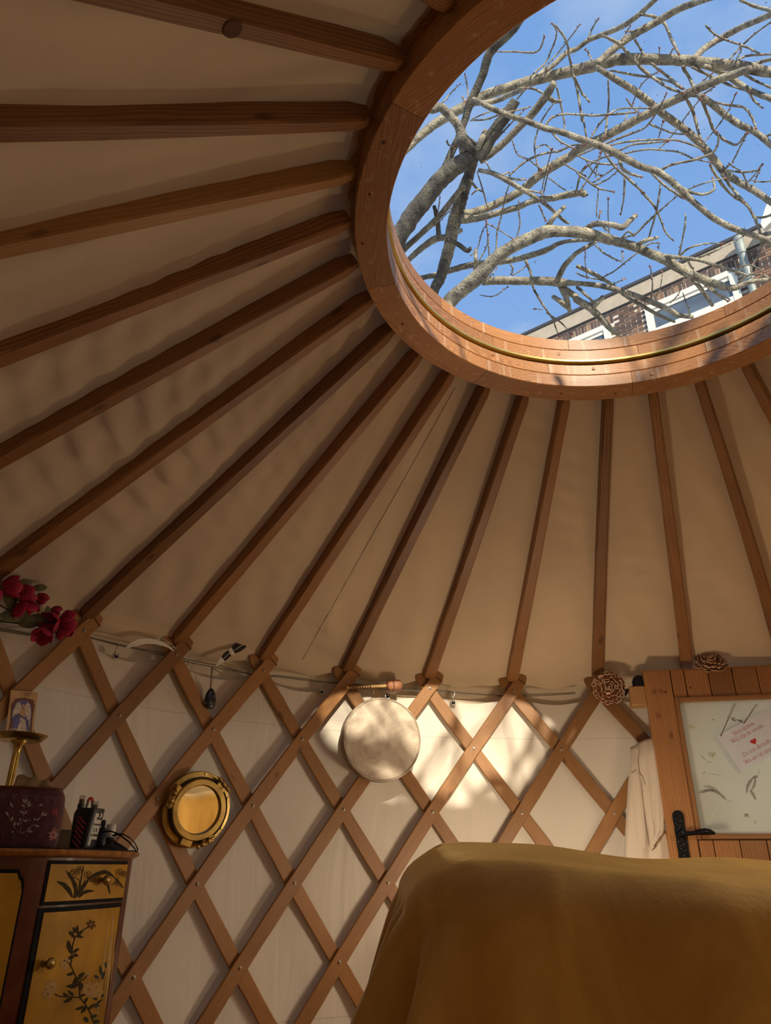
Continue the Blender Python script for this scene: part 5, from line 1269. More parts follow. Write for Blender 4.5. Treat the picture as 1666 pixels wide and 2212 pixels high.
# dropper bottle, white-capped jar, box, strap, cloth
dp = on_top(218, 1815, 2.40); H = at_h(219, 1770, 2.40).z-TOPZ
T = thing('dropper_bottle', 'little black dropper bottle between the black box and white-capped jar', 'bottle', dp)
g = MB(); g.lathe(dp, UZ, [(0.012, 0), (0.014, 0.004), (0.014, H*0.45), (0.008, H*0.55), (0.008, H*0.6)], 14); obj('bottle_body', g, M['black'], T, smooth=40)
g = MB(); g.lathe(dp, UZ, [(0.0095, H*0.56), (0.0095, H*0.72), (0.005, H*0.74), (0.0065, H*0.86), (0.005, H*0.97), (0, H)], 12); obj('dropper', g, M['blackcloth'], T, smooth=50)
wp = on_top(236, 1815, 2.43); H = at_h(237, 1781, 2.43).z-TOPZ
T = thing('jar', 'small dark jar with a white screw cap at the right of the cabinet top', 'jar', wp)
g = MB(); g.lathe(wp, UZ, [(0.013, 0), (0.0145, 0.003), (0.0145, H*0.42), (0.011, H*0.5)], 16); obj('jar_body', g, M['black'], T, smooth=40)
g = MB(); g.lathe(wp, UZ, [(0.0135, H*0.5), (0.014, H*0.52), (0.0138, H*0.97), (0.0125, H), (0, H)], 20); obj('cap', g, M['whiteplastic'], T, smooth=40)
kp = on_top(133, 1822, 2.30); kr, kf = view_axes(kp); kh = at_h(133, 1793, 2.30).z-TOPZ
g = MB(); g.box(kp+UZ*(kh/2+0.0005), kr*0.020, kf*0.02, UZ*kh/2, b=0.001); tag(obj('small_box', g, M['kraft'], None), 'low brown card box between the plum pouch and the black box', 'box')
# strap: a doubled black band hanging over the edge of the top
sp_ = [(226, 1797, 2.40), (238, 1795, 2.39), (252, 1800, 2.385), (266, 1809, 2.38), (278, 1818, 2.375), (290, 1832, 2.368), (296, 1840, 2.364), (298, 1836, 2.364), (292, 1822, 2.37), (281, 1810, 2.38), (268, 1803, 2.39), (254, 1801, 2.40), (244, 1806, 2.41)]
g = MB(); pts = [at_h(x, y, D) for x, y, D in sp_]
pts = [V((p.x, p.y, max(p.z, TOPZ+0.004))) if i < 4 or i > 9 else p for i, p in enumerate(pts)]
g.sweep(pts, [V((0, 0, 1))+jf*0.3]*len(pts), 0.010, 0.0022, 0.0006); tag(obj('strap', g, M['blackcloth'], None, smooth=50), 'black strap looping over the right end of the cabinet top', 'strap')
hp_ = on_top(242, 1826, 2.37); g = MB(); rows = []
for k in range(9):
    a = k/8; row = []
    for j in range(17):
        q = 2*pi*j/16; rr_ = a; h = 0.020*(1-a)**0.8*(1+0.35*sin(3*q+1)) + 0.001
        row.append(hp_+jr*(0.046*rr_*cos(q))+jf*(0.026*rr_*sin(q))+UZ*h)
    rows.append(row)
g.grid(rows); tag(obj('cloth_heap', g, M['blackcloth'], None, smooth=180), 'crumpled black pouch heap under the strap on the cabinet', 'cloth')

# ------------------------------------------------------------------ silk flowers at the left on the wall top
sp0 = on_cyl(80, 1360, 1.84)
fl = thing('silk_flower_spray', 'spray of deep pink silk tulips lying along the top of the lattice at the left', 'artificial flowers', sp0)
def petal_shell(L_, W_, cup, tip):
    g = MB(); rows = []
    for k in range(7):
        s_ = k/6; w_ = W_*sin(pi*(0.12+0.80*s_))**0.8*(1 if k < 6 else 0.35); row = []
        for j in range(7):
            q = (j-3)/3.0; row.append(V((L_*s_, w_*q, cup*L_*(sin(pi*0.62*s_))*1.0-cup*0.9*w_*q*q - tip*L_*max(0, s_-0.7))))
        rows.append(row)
    g.grid(rows); return g
def tulip(x, y, R_, ang_, size, open_=0.35, n=5):
    c = on_cyl(x, y, R_); e = V((c.x, c.y, 0)).normalized(); tn = V((-e.y, e.x, 0)) ; right = -tn
    if right.dot(RT) < 0: right = -right
    ax = (right*cos(radians(ang_))+UZ*sin(radians(ang_))-e*0.25).normalized()
    base = frame(c-ax*size*0.5, ax, -e)
    B = None
    g = MB(); g.ball(c-ax*size*0.5, size*0.14, n=8, m=5); B = obj('blossom', g, M['silkleaf'], fl, smooth=60)
    for k in range(n):
        W_m = base @ Matrix.Rotation(2*pi*k/n+x, 4, 'X') @ Matrix.Translation((0, 0, size*0.10)) @ Matrix.Rotation(-radians(6+50*open_*(0.8+0.4*(k % 2))), 4, 'Y')
        pm = petal_shell(size, size*0.46, 0.34, 0.2+0.25*(k % 2)); o = obj('petal', pm, M['petalpink'], B, F=Matrix.Identity(4), smooth=180)
        put(o, W_m, B)
        md = o.modifiers.new('t', 'SOLIDIFY'); md.thickness = 0.0012
    return c-ax*size*0.5
ends = []
for x, y, R_, a, s_, op in ((110, 1345, 1.80, 195, 0.060, 0.35), (92, 1372, 1.79, 250, 0.056, 0.45), (145, 1342, 1.81, 15, 0.060, 0.55), (140, 1366, 1.815, 300, 0.052, 0.4), (56, 1285, 1.80, 40, 0.058, 0.35), (54, 1317, 1.80, 300, 0.066, 0.5), (24, 1268, 1.81, 20, 0.062, 0.5), (92, 1293, 1.81, 320, 0.040, 0.05), (122, 1319, 1.815, -15, 0.034, 0.05), (-20, 1290, 1.80, 160, 0.06, 0.4)):
    s_ *= 0.80; op *= 0.6
    ends.append(tulip(x, y, R_, a, s_, op, 5 if s_ > 0.036 else 4))
root = on_cyl(-60, 1330, 1.83); mid = on_cyl(60, 1340, 1.845)
for p in ends:
    g = MB(); g.tube([root, mid.lerp(root, 0.5)-UZ*0.01, mid.lerp(p, 0.5), p], 0.0026, 6); obj('stem', g, M['stem'], fl, smooth=60)
for x, y, a, L_ in ((70, 1310, 60, 0.07), (85, 1335, 10, 0.06), (40, 1275, 80, 0.075), (20, 1305, 150, 0.08), (60, 1345, 200, 0.08), (100, 1330, 100, 0.06), (30, 1330, 20, 0.09), (15, 1280, 120, 0.06), (50, 1262, 30, 0.06), (130, 1352, 250, 0.05), (85, 1270, 20, 0.05)):
    c = on_cyl(x, y, 1.825); e = V((c.x, c.y, 0)).normalized(); right = V((e.y, -e.x, 0)); right = right if right.dot(RT) > 0 else -right
    ax = (right*cos(radians(a))+UZ*sin(radians(a))).normalized(); pm = petal_shell(L_, L_*0.22, 0.15, 0.2)
    o = obj('leaf', pm, M['silkleaf'], fl, F=Matrix.Identity(4), smooth=180); put(o, frame(c-ax*L_*0.5, ax, -e), fl)

# ================================================================== outside: cherry tree and brick house
def ZA(u, v): return (840+u*0.2521, 60+v*0.2521)
def ZBz(u, v): return (1246+u*0.2521, v*0.2521)
def ZC(u, v): return (840+u*0.2521, 360+v*0.2521)
def ZD(u, v): return (1246+u*0.2521, 360+v*0.2521)
ZZ = {'A': ZA, 'B': ZBz, 'C': ZC, 'D': ZD}
TREE = """
T A730,1090,130 560,1200,150 420,1330,150 300,1480,160 180,1640,165 C20,740,160 -60,1100,170 -140,1800,190 -159,2539,220|0
T A730,1100,100 690,1250,95 640,1400,110 600,1540,120 C550,520,120 520,680,110 480,830,105 440,960,100 390,1060,95 330,1300,100 150,1900,120 -100,2480,150|.25
T D300,630,85 120,580,90 0,560,98 C1500,555,90 1340,560,110 1200,620,110 1050,690,110 900,800,112 780,930,135 650,1040,130 530,1150,132 420,1350,135 200,1900,150 -60,2400,170|-.35
L D300,630,85 480,680,85 620,740,85 740,790,90 900,880,85 1040,950,80 1200,1010,75 1340,1040,58 1480,990,40 1640,965,30|-.2
L A620,950,120 760,1050,110 800,1080,110 900,900,115 1000,760,110 1090,620,86|-.05
L A760,1040,60 800,950,58 830,885,48|-.1
L A220,640,66 360,700,70 440,680,80 530,760,75 600,850,80 630,950,110 660,1060,120|.05
L A1160,-120,66 1080,0,68 1005,80,70 920,150,78 850,250,80 800,420,75 700,640,75 640,830,62 570,1000,65 480,1200,70 430,1330,60|.35
L A20,1170,58 180,1020,60 300,900,80 450,790,85 620,690,90 800,590,85 1000,520,85 1200,460,90 1400,410,92 B0,600,95 200,550,100 370,510,95 700,510,85 950,520,85 1100,540,88 1400,570,88 1666,620,80 2300,700,70|.7
L A780,1140,70 950,1020,65 1130,840,65 1230,740,70 1350,580,75 1420,470,58|.1
L A720,610,36 760,625,40 860,680,48 1000,740,48 1180,800,50 1340,860,52 1500,900,52 B0,1180,58 200,1250,62 330,1310,68 420,1360,64 560,1430,58 690,1470,60 820,1560,58 930,1666,58 D1000,300,52 1130,410,52 1260,490,55 1400,550,55 1580,610,48 1700,665,40|-.25
L A720,650,40 900,630,46 1050,570,46 1170,520,30|.6
L A770,1220,38 900,1250,45 1050,1330,50 1150,1390,45 1300,1480,38 1400,1560,32 C1500,460,30 1542,487,22|-.2
L A650,1600,80 800,1560,75 960,1490,75 1130,1400,75 1270,1280,82 1400,1190,86 1560,1100,84 B0,1290,75 240,1170,78 450,1060,78 640,960,74 730,910,70 900,830,74 1020,770,74 1200,690,70 1400,620,62 1490,590,56|.3
L C620,450,90 780,440,60 950,390,60 1100,350,55 1250,290,55 1400,270,60 1540,240,62 1666,225,60 D60,245,44 95,240,18|.15
L C100,1300,50 200,1000,50 300,950,50 400,930,58 560,880,60 730,840,64 1000,810,60 1150,780,58 1340,720,58 1480,650,40 1666,630,34 D140,640,30|.3
L C745,715,34 746,800,38 748,890,60|-.3
L C800,985,72 950,975,85 1150,980,80 1350,980,85 1450,990,88 D0,1000,46 200,1020,50 400,1070,54 620,1150,54 780,1220,54 870,1270,50 1000,1290,36|-.15
L C1440,985,64 1500,860,54 1580,770,48 D0,740,44 100,680,44 165,640,40|-.25
L C1480,1010,88 1520,1120,60 1552,1245,38|-.15
L C1525,1195,60 1465,1150,52 1410,1115,40|-.2
L C1490,1040,66 1600,1110,60 D0,1140,66 100,1200,74 200,1290,66 280,1380,56 350,1435,36|-.1
L D140,1210,52 180,1165,46 222,1118,42|-.15
L C-20,1000,60 60,800,60 150,690,60 250,600,55 390,470,60 480,370,60 620,190,54 A640,1380,50|.1
L C150,820,50 190,780,52 280,700,60 400,620,70 500,600,58 630,540,38|.1
L C430,620,58 420,480,45 390,340,38|.12
L C500,620,46 600,670,48 670,720,46 700,700,36|.08
L C1350,530,62 1420,430,45 1505,345,38|-.3
L D60,545,46 160,490,54 300,500,54 390,520,58 450,470,50 505,420,44|-.3
L D510,675,42 600,630,40 692,608,28|-.25
L B170,550,58 330,410,65 470,310,60 700,180,58 850,90,55 1000,30,50 1150,-20,46 1500,-120,44|.6
L B165,575,45 350,690,55 500,780,60 640,890,60 760,990,65 900,1090,65 1050,1220,65 1180,1370,65 1270,1480,62 1420,1580,58 D1440,160,56 1560,230,56 1700,330,52|.35
L A1270,410,28 1400,330,44 1530,210,48 B0,420,38 100,345,40 240,290,40 400,220,44 540,120,42 680,-10,38 820,-140,34|.8
L B1000,510,54 1100,410,50 1250,320,50 1420,230,48 1560,170,48 1700,110,46|.7
L B1100,570,40 1240,620,46 1380,710,48 1500,780,46 1700,860,46|.55
L B1050,820,52 1160,890,54 1280,990,54 1400,1070,54 1540,1140,50 1720,1290,46|.2
L D860,830,46 740,770,40|-.25
L D740,765,42 880,780,38 1050,800,34 1200,850,34 1340,890,28 1470,935,18|-.3
L D965,935,40 1060,1040,40 1165,1192,30|-.15
L D0,850,38 150,920,40 300,1010,34 420,1110,30 560,1190,36 700,1270,34 845,1332,22|-.05
L A1370,600,45 1420,630,40 1475,630,26|.2
L D1560,600,44 1620,580,40 1700,560,40|.3
L D1590,600,42 1680,670,36|.3
W B1400,0,22 1520,50,30 1700,100,30|.5
W B220,305,25 350,370,30 460,480,34 560,590,34 680,680,30 780,750,28 910,795,24|.5
W B540,125,26 660,140,30 750,200,34 810,330,30 875,460,26|.7
W B910,570,34 960,660,34 1030,790,28|.5
W B915,800,30 990,940,32 1030,1080,28 1062,1195,22|.3
W B1070,850,32 1130,1000,30 1180,1120,30 1270,1200,28 1370,1240,22 1445,1155,22|.25
W B1130,865,22 1300,900,25 1430,920,25 1500,1000,24 1535,1095,18|.25
W B290,605,22 480,640,25 650,665,25 800,700,25 910,760,28|.6
W B640,545,25 760,640,28 890,745,28|.6
W B1480,790,26 1520,860,22 1588,922,16|.5
W B990,575,25 1180,670,28 1340,740,22 1480,785,14|.6
W B1440,640,25 1550,700,25 1680,755,22|.4
W B695,1475,28 820,1410,28 1000,1370,28 1150,1320,25 1210,1240,24 1212,1145,16|-.05
W A1340,840,26 1400,770,26 1500,740,24 B0,980,24 150,990,25 300,980,25 490,965,18|.1
W B265,985,18 380,930,20 620,930,18|.2
W B110,1200,18 190,1070,20 265,990,18|.15
W B0,1340,20 250,1230,25 450,1150,25 590,1090,22 700,940,18 765,815,12|.1
W B240,1255,20 400,1220,22 600,1200,22 830,1200,22 960,1230,20 1070,1280,15|.05
W B350,1300,20 480,1240,22 620,1225,22 765,1212,18|0
W B410,1315,18 600,1280,20 760,1290,20 880,1305,20 1000,1360,18 1140,1390,13|.05
W B370,1370,42 390,1440,34 460,1490,30 548,1512,26|-.25
W B230,1290,22 320,1420,25 440,1530,25 560,1640,24 D560,220,25 660,330,25 710,430,22 760,560,18 815,620,14|-.1
W B10,1335,18 150,1395,22 330,1410,20|0
W B0,1480,18 80,1540,20 180,1610,20 305,1640,11|0
W B20,1560,22 40,1480,22 100,1420,20 220,1350,20 340,1328,15|.05
W D410,80,25 405,250,22 382,395,14|-.1
W D640,50,24 740,150,28 820,205,28 902,266,22|-.1
W D720,140,18 700,290,22 680,400,22 618,608,16|-.1
W D370,612,15 500,580,25 600,480,25 700,390,20 800,300,16 890,235,13|0
W D890,180,36 1000,225,35 1100,235,30 1180,190,25 1165,105,17|-.2
W D960,192,15 1100,140,15 1265,100,13|-.1
W D1140,-20,26 1230,130,30 1330,240,30 1450,320,30 1520,430,28 1580,580,24|.2
W D1240,60,28 1330,180,30 1430,300,28|.25
W D1510,430,26 1600,435,25 1700,400,22|.2
W D930,400,12 930,500,18 900,660,20 875,775,20|-.2
W D880,770,20 960,700,22 1100,660,18 1245,660,10|-.2
W D1020,790,20 1150,740,18 1300,670,12 1440,590,10|-.3
W D945,790,28 990,870,22|-.3
W D1060,980,18 1180,1080,20 1290,1150,17|-.1
W D1100,990,22 1200,1080,22 1300,1130,17|-.1
W D215,955,15 330,890,16 440,800,16 530,730,16 600,670,16 700,655,14 700,690,10|-.1
W D160,670,20 250,750,20 380,810,16 392,735,10|-.1
W D1380,1000,24 1480,930,22 1600,930,22 1660,965,18|0
W D1360,930,20 1400,860,18 1500,845,16 1600,900,14|0
W D1590,620,30 1570,740,25 1500,860,22 1512,985,17|.1
W D640,1115,20 650,1000,16 633,865,13|-.1
W D0,1030,35 80,1100,35 152,1172,28|-.1
W D680,1120,14 720,1020,13 735,910,9|-.1
W D800,1170,12 880,1080,12 930,930,8|-.1
W D910,1080,10 960,1230,16 975,1280,14|-.1
W C1170,800,30 1220,920,28 1240,1040,26 1320,1180,24 1400,1300,20 1452,1442,12|0
W C1350,1250,22 1480,1340,18 1560,1430,10|0
W C1320,1225,14 1262,1218,8|0
W C1040,835,16 1065,870,18 1060,930,16 1180,850,14|0
W C780,1100,10 900,1110,15 1015,1035,11|-.1
W C1115,280,12 1115,390,20 1125,480,18 1100,590,18 1050,655,16|0
W C920,730,20 930,560,20 960,440,18 1000,260,16 1032,155,12|.05
W C862,775,16 850,600,16 833,475,14|.05
W C775,805,18 840,680,16 850,590,13|.05
W C840,485,16 950,545,16 1060,615,13|.05
W C755,40,11 800,180,16 848,350,16|0
W C690,110,26 740,170,28 795,212,16|.1
W C770,190,20 725,225,18|.1
W C1320,270,18 1350,120,18 1380,20,15|.05
W C1285,320,18 1340,450,18|0
W C440,250,12 420,400,14 400,495,10|.05
W C430,480,14 500,400,12 545,350,9|.05
W C700,765,16 760,700,14 800,560,14 835,500,10|.05
W C820,985,14 880,930,12 925,875,8|-.3
W A915,205,14 1080,205,20 1270,205,20 1335,75,16|.8
W A1215,415,18 1340,300,18 1390,200,18 1440,50,15 1400,-40,13|.85
W A1275,405,12 1430,240,14 1520,130,16 1640,-30,13|.9
W A1430,-20,22 1520,110,24 1550,260,24 1580,400,22 1620,560,24 1655,800,22 B40,950,24 85,1175,18|.6
W A1590,420,26 1660,570,22 B60,810,24 105,872,20|.65
W A680,600,14 670,480,16 650,400,12|.4
W A460,645,16 540,550,16 612,485,11|.3
W A700,795,20 830,785,20 980,735,20 1195,683,15|-.1
W A710,785,16 830,730,16 990,688,12|-.1
W A1115,520,20 1230,520,25 1320,560,25 1375,600,22|.4
W A1420,640,16 1320,780,18 1260,940,20 1250,1050,18 1285,1215,15|.15
W A1440,510,20 1470,640,18 1500,780,18 1508,895,13|.15
W A1055,950,10 1100,1080,15 1200,1130,16 1300,1210,13|.1
W A1030,1270,24 1140,1170,26 1260,1100,26 1400,1065,28 1460,1060,26 1560,1010,20 1666,1000,17|.1
W A1400,900,24 1480,980,24 1585,1032,18|-.1
W A1480,1150,18 1560,1200,18 1680,1265,15|.2
W A1245,1045,14 1330,1000,14 1395,1040,13|.15
W A1305,1455,16 1330,1300,14 1395,1055,13|.15
W A1605,1405,22 1640,1260,22 1680,1190,17|.1
W A1370,1285,14 1480,1370,14 1565,1422,11|.1
W A940,1275,28 1020,1240,18|-.2
W A1000,1275,20 1100,1300,25 1162,1300,20|-.2
W A1170,1385,28 1283,1412,22|-.2
W A820,1130,18 850,1180,14 890,1245,10|-.1
W A500,965,18 510,1000,20 550,1018,16|.1
W A920,960,22 1000,870,22 1150,715,14|0
W A1100,610,20 1170,530,18|.3
W A630,590,24 655,630,22|.3
W B100,330,24 130,250,22 185,160,16|.7
W B130,520,18 100,450,16 70,425,12|.5
W B385,345,18 430,270,16 460,225,14|.5
W B420,270,20 500,265,18 578,232,12|.55
W B800,470,16 825,420,14|.5
W B705,560,10 710,420,12|.5
W B270,680,16 275,870,20 265,990,24 245,1165,18|.3
W B425,845,16 480,920,18 540,970,15|.25
W B390,1075,14 460,930,13 560,720,14 700,610,13|.45
W B1105,215,16 1180,290,18 1300,350,20 1450,400,20 1580,470,22|.4
W B1310,510,16 1420,390,18 1530,290,16 1680,180,15|.45
W B1390,510,22 1450,480,22 1550,470,24 1690,465,22|.35
W B1500,560,40 1580,530,34 1690,500,34|.5
W B1370,505,16 1410,430,14 1395,380,12|.45
W B1085,1220,14 1180,1120,14 1300,950,14 1360,815,10|.15
W B700,1280,14 820,1160,13 950,980,13 1050,860,11|.1
W B620,1060,22 740,1110,20 850,1145,20 940,1150,14|.3
W B700,1190,12 740,1050,11|.3
W B1270,1450,20 1340,1380,16 1400,1260,14 1460,1150,10|.3
W B1290,1460,22 1420,1475,22 1560,1460,16|.3
W B1300,1400,14 1420,1480,14 1460,1560,13 1530,1490,12 1590,1420,9|.3
W B1510,1600,13 1550,1500,14 1585,1410,12|.3
W B1500,1545,12 1600,1560,13 1700,1540,12|.3
W B1620,1170,26 1700,1135,22|.2
W B500,340,24 560,440,22 580,470,18|.6
W B1030,760,12 1100,680,12 1160,630,11|.5
W B1060,820,20 1130,780,18 1175,745,12|.4
W B910,800,24 1000,825,24 1090,815,18|.3
W B160,1520,14 200,1320,13|0
W B70,1360,14 150,1480,14 200,1500,11|.05
W B20,1650,20 120,1500,18 180,1400,14 215,1300,10|.05
W B150,1590,20 260,1540,18 345,1470,13|.05
W B130,1570,16 280,1470,15 330,1430,11|.1
W D170,430,14 175,320,13 185,210,12|0
W D190,440,26 200,400,20 205,385,14|-.3
W D280,590,14 270,450,13 270,285,10|.1
W D90,960,12 70,800,12 75,740,10|-.1
W D0,910,20 60,940,18 200,970,14|-.1
W D390,610,20 440,555,20 490,590,22|-.3
W D230,520,24 270,550,20|-.3
W D290,1020,12 370,980,12 410,960,10|-.1
"""
def tpt(zone, u, v, d): return at_d(*ZZ[zone](u, v), d)
D0 = 5.6
tjoin = at_d(800, 1000, D0)
tree = thing('tree', 'bare cherry tree with pale banded bark and red buds seen through the skylight', 'tree', (tjoin.x+0.1, tjoin.y, -0.05))
g = MB(); tb_ = V((tjoin.x+0.1, tjoin.y, -0.06)); g.tube([tb_, tb_+V((0, 0, 0.25)), tb_+V((-0.03, 0.02, 1.5)), tb_+V((-0.05, 0.0, 2.8)), tjoin+V((0, 0, -0.3)), tjoin+V((0, 0, 0.15))], [0.34, 0.25, 0.22, 0.23, 0.26, 0.2], 14)
obj('trunk', g, M['bark_shaded'], tree, smooth=180)
def smooth_pts(P, R_, m_):
    """Catmull-Rom resample"""
    out = []; rad = []; n = len(P)
    for i in range(n-1):
        p0, p1, p2, p3 = P[max(i-1, 0)], P[i], P[i+1], P[min(i+2, n-1)]
        for k in range(m_):
            s_ = k/m_; s2 = s_*s_; s3 = s2*s_
            out.append((p1*2+(p2-p0)*s_+(p0*2-p1*5+p2*4-p3)*s2+(p1*3-p0-p2*3+p3)*s3)*0.5); rad.append(R_[i]+(R_[i+1]-R_[i])*s_)
    out.append(P[-1]); rad.append(R_[-1]); return out, rad
twig_no = 0
for ln in TREE.strip().split('\n'):
    kind = ln[0]; body_, off = ln[2:].split('|'); off = float(off); zone = None; P = []; Rr_ = []
    toks = body_.split(' ')
    for i, tk in enumerate(toks):
        if tk[0] in ZZ: zone = tk[0]; tk = tk[1:]
        u, v, wd = [float(q) for q in tk.split(',')]
        q = i/(len(toks)-1)
        d = D0 + off*(0.35+0.65*sin(pi*min(1, 0.15+q*0.85))) + (0 if kind == 'T' else 0.0)
        if kind == 'T' and v > 1200 and zone == 'C': d = D0+off*max(0, 1-(v-1200)/1000)
        P.append(tpt(zone, u, v, d)); Rr_.append(max(wd*0.2521/2*d/F*(0.66 if kind == 'W' else (0.8 if kind == 'L' else 0.88)), 0.0021))
    rnd = random.Random(ln)
    big = Rr_[0] > 0.018 or kind != 'W'
    P2, R2 = smooth_pts(P, Rr_, 6 if big else 5)
    for i in range(1, len(P2)-1):
        a = 0.045 if big else 0.22
        R2[i] *= 1+rnd.uniform(-a*0.6, a); P2[i] = P2[i]+V((rnd.uniform(-1, 1), rnd.uniform(-1, 1), rnd.uniform(-1, 1)))*R2[i]*(0.05 if big else 0.16)
    g = MB(); g.tube(P2, R2, 12 if big else 6)
    red = (kind == 'W' and Rr_[-1] < 0.0046)
    mats = [M['bark'], M['bud']]
    if kind == 'W':
        for i in range(2, len(P2)-1, 2 if red else 3):
            t_ = (P2[i+1]-P2[i-1]).normalized(); sd = t_.cross(V((rnd.uniform(-1, 1), rnd.uniform(-1, 1), rnd.uniform(-1, 1)))).normalized()
            d_ = (sd+t_*0.7).normalized(); L_ = rnd.uniform(0.010, 0.022); r_ = 0.0036
            g.tube([P2[i], P2[i]+d_*L_*0.5, P2[i]+d_*L_], [r_*0.7, r_, 0.0006], 5, True, 1)
        t_ = (P2[-1]-P2[-2]).normalized()
        for q in range(3):
            d_ = (t_+V((rnd.uniform(-1, 1), rnd.uniform(-1, 1), rnd.uniform(-1, 1)))*0.5).normalized(); g.tube([P2[-1]-t_*0.004, P2[-1]+d_*0.010, P2[-1]+d_*0.022], [0.003, 0.0045, 0.0007], 5, True, 1)
        obj('twig', g, mats, tree, smooth=180)
    else:
        obj('branch', g, M['bark_shaded'] if ln[2:6] in ('A730', 'A620', 'A116', 'C430', 'C500') else M['bark'], tree, smooth=180)
# the crown goes on above and behind the yurt, between it and the sun
rnd = random.Random(11)
over = [[tpt('B', 2300, 700, 6.2), V((0.6, -2.0, 5.6)), V((-0.6, -2.3, 5.4)), V((-1.8, -1.9, 5.2)), V((-2.7, -1.1, 5.0)), V((-3.3, -0.2, 4.9))],
        [V((0.6, -2.0, 5.6)), V((-0.8, -1.3, 5.3)), V((-2.0, -0.9, 5.1)), V((-3.2, -0.8, 5.0))],
        [V((-0.6, -2.3, 5.4)), V((-1.6, -2.5, 5.0)), V((-2.4, -2.4, 4.7)), V((-3.2, -2.5, 4.5))]]
# limbs through the light path above the drum: (photo pixel on the wall they shade, distance up the sun's path)
def up_sun(x, y, t): return on_cyl(x, y, 1.9)-SD*t
for pix, r0, r1 in (
        (((590, 1420, 4.7), (650, 1560, 4.6), (690, 1640, 4.5), (680, 1760, 4.4), (620, 1900, 4.3)), 0.080, 0.070),
        (((560, 1500, 4.3), (660, 1590, 4.2), (745, 1662, 4.15), (860, 1682, 4.1), (960, 1770, 4.0), (1180, 1740, 4.0), (1300, 1660, 4.0)), 0.060, 0.040),
        (((1180, 1500, 3.7), (1150, 1600, 3.6), (1110, 1680, 3.5), (1140, 1790, 3.4)), 0.020, 0.012),
        (((790, 1460, 3.5), (822, 1540, 3.4), (805, 1600, 3.3), (780, 1680, 3.2)), 0.006, 0.005),
        (((960, 1480, 3.3), (985, 1560, 3.3), (940, 1620, 3.2), (900, 1700, 3.2)), 0.012, 0.008),
        (((880, 1690, 3.9), (1000, 1765, 3.9), (1070, 1690, 3.85), (1150, 1745, 3.8), (1240, 1640, 3.8)), 0.032, 0.026),
        (((1300, 1500, 4.4), (1210, 1590, 4.3), (1180, 1680, 4.2), (1060, 1790, 4.1)), 0.060, 0.045)):
    over.append([up_sun(*q) for q in pix]); over[-1].append((r0, r1))
for P in over:
    rr = (0.055, 0.015)
    if isinstance(P[-1], tuple): rr = P.pop()
    P2, R2 = smooth_pts(P, [rr[0]+(rr[1]-rr[0])*k/(len(P)-1) for k in range(len(P))], 8)
    for i in range(1, len(P2)-1): P2[i] += V((rnd.uniform(-1, 1), rnd.uniform(-1, 1), rnd.uniform(-1, 1)))*0.012
    g = MB(); g.tube(P2, R2, 9); obj('branch', g, M['bark'], tree, smooth=180)
    for i in range(6, len(P2), 1 if rr[0] == 0.055 else 6):
        for _ in range(1):
            d_ = V((rnd.uniform(-1, 1), rnd.uniform(-1, 1), rnd.uniform(-1, 0.6))).normalized(); L_ = rnd.uniform(0.25, 0.75); b_ = V((rnd.uniform(-1, 1), rnd.uniform(-1, 1), rnd.uniform(-1, 1)))*0.15
            g = MB(); g.tube([P2[i], P2[i]+d_*L_*0.35+b_*0.3, P2[i]+d_*L_*0.7+b_, P2[i]+d_*L_+b_*1.8], [0.010, 0.008, 0.006, 0.003], 5); obj('twig', g, M['bark'], tree, smooth=180)

# ------------------------------------------------------------------ brick house
HD = V((-0.2815, -0.9596, 0)).normalized(); HN = V((-0.9596, 0.2815, 0)).normalized()     # along the facade to the right; outwards
EAVE = 11.9
r_ = ray(1520, 548); HP0 = CAM+r_*((EAVE-CAM.z)/r_.z)
def H3(a, z, o=0.0): return HP0+HD*a+HN*o+V((0, 0, z-EAVE))
def Hpx(x, y, o=0.0):
    P = on_plane(x, y, HP0+HN*o, HN); return (P-HP0).dot(HD), P.z
house = thing('house', 'dark brick house with white-framed windows beyond the tree, under the skylight rim', 'house', H3(0, 0, -1.0))
def hbox(name, a0, a1, z0, z1, o0, o1, mat, parent=house, mb=None):
    g = mb or MB(); g.box(H3((a0+a1)/2, (z0+z1)/2, (o0+o1)/2), HD*((a1-a0)/2), HN*((o1-o0)/2), UZ*((z1-z0)/2))
    if mb: return g
    return obj(name, g, mat, parent, F=frame(H3((a0+a1)/2, (z0+z1)/2, (o0+o1)/2), HD, HN), smooth=0)
aL_, _ = Hpx(1120, 730); aR_, _ = Hpx(1760, 430)
fz1 = EAVE-0.04; _, fzb = Hpx(1500, 590, 0.12); fz0 = Hpx(1452, 609, 0.05)[1]
hbox('mortar_wall', aL_-6, aR_+4, 0, EAVE-0.05, -0.35, 0.0, M['mortar'])
hbox('fascia', aL_-2, aR_+4, fz0, fz1, 0.0, 0.05, M['fascia'])
hbox('roof_edge', aL_-2, aR_+4, EAVE-0.04, EAVE+0.03, -0.6, 0.08, M['roofedge'])
hbox('fascia_bead', aL_-2, aR_+4, fz0-0.025, fz0, 0.0, 0.03, M['roofedge'])
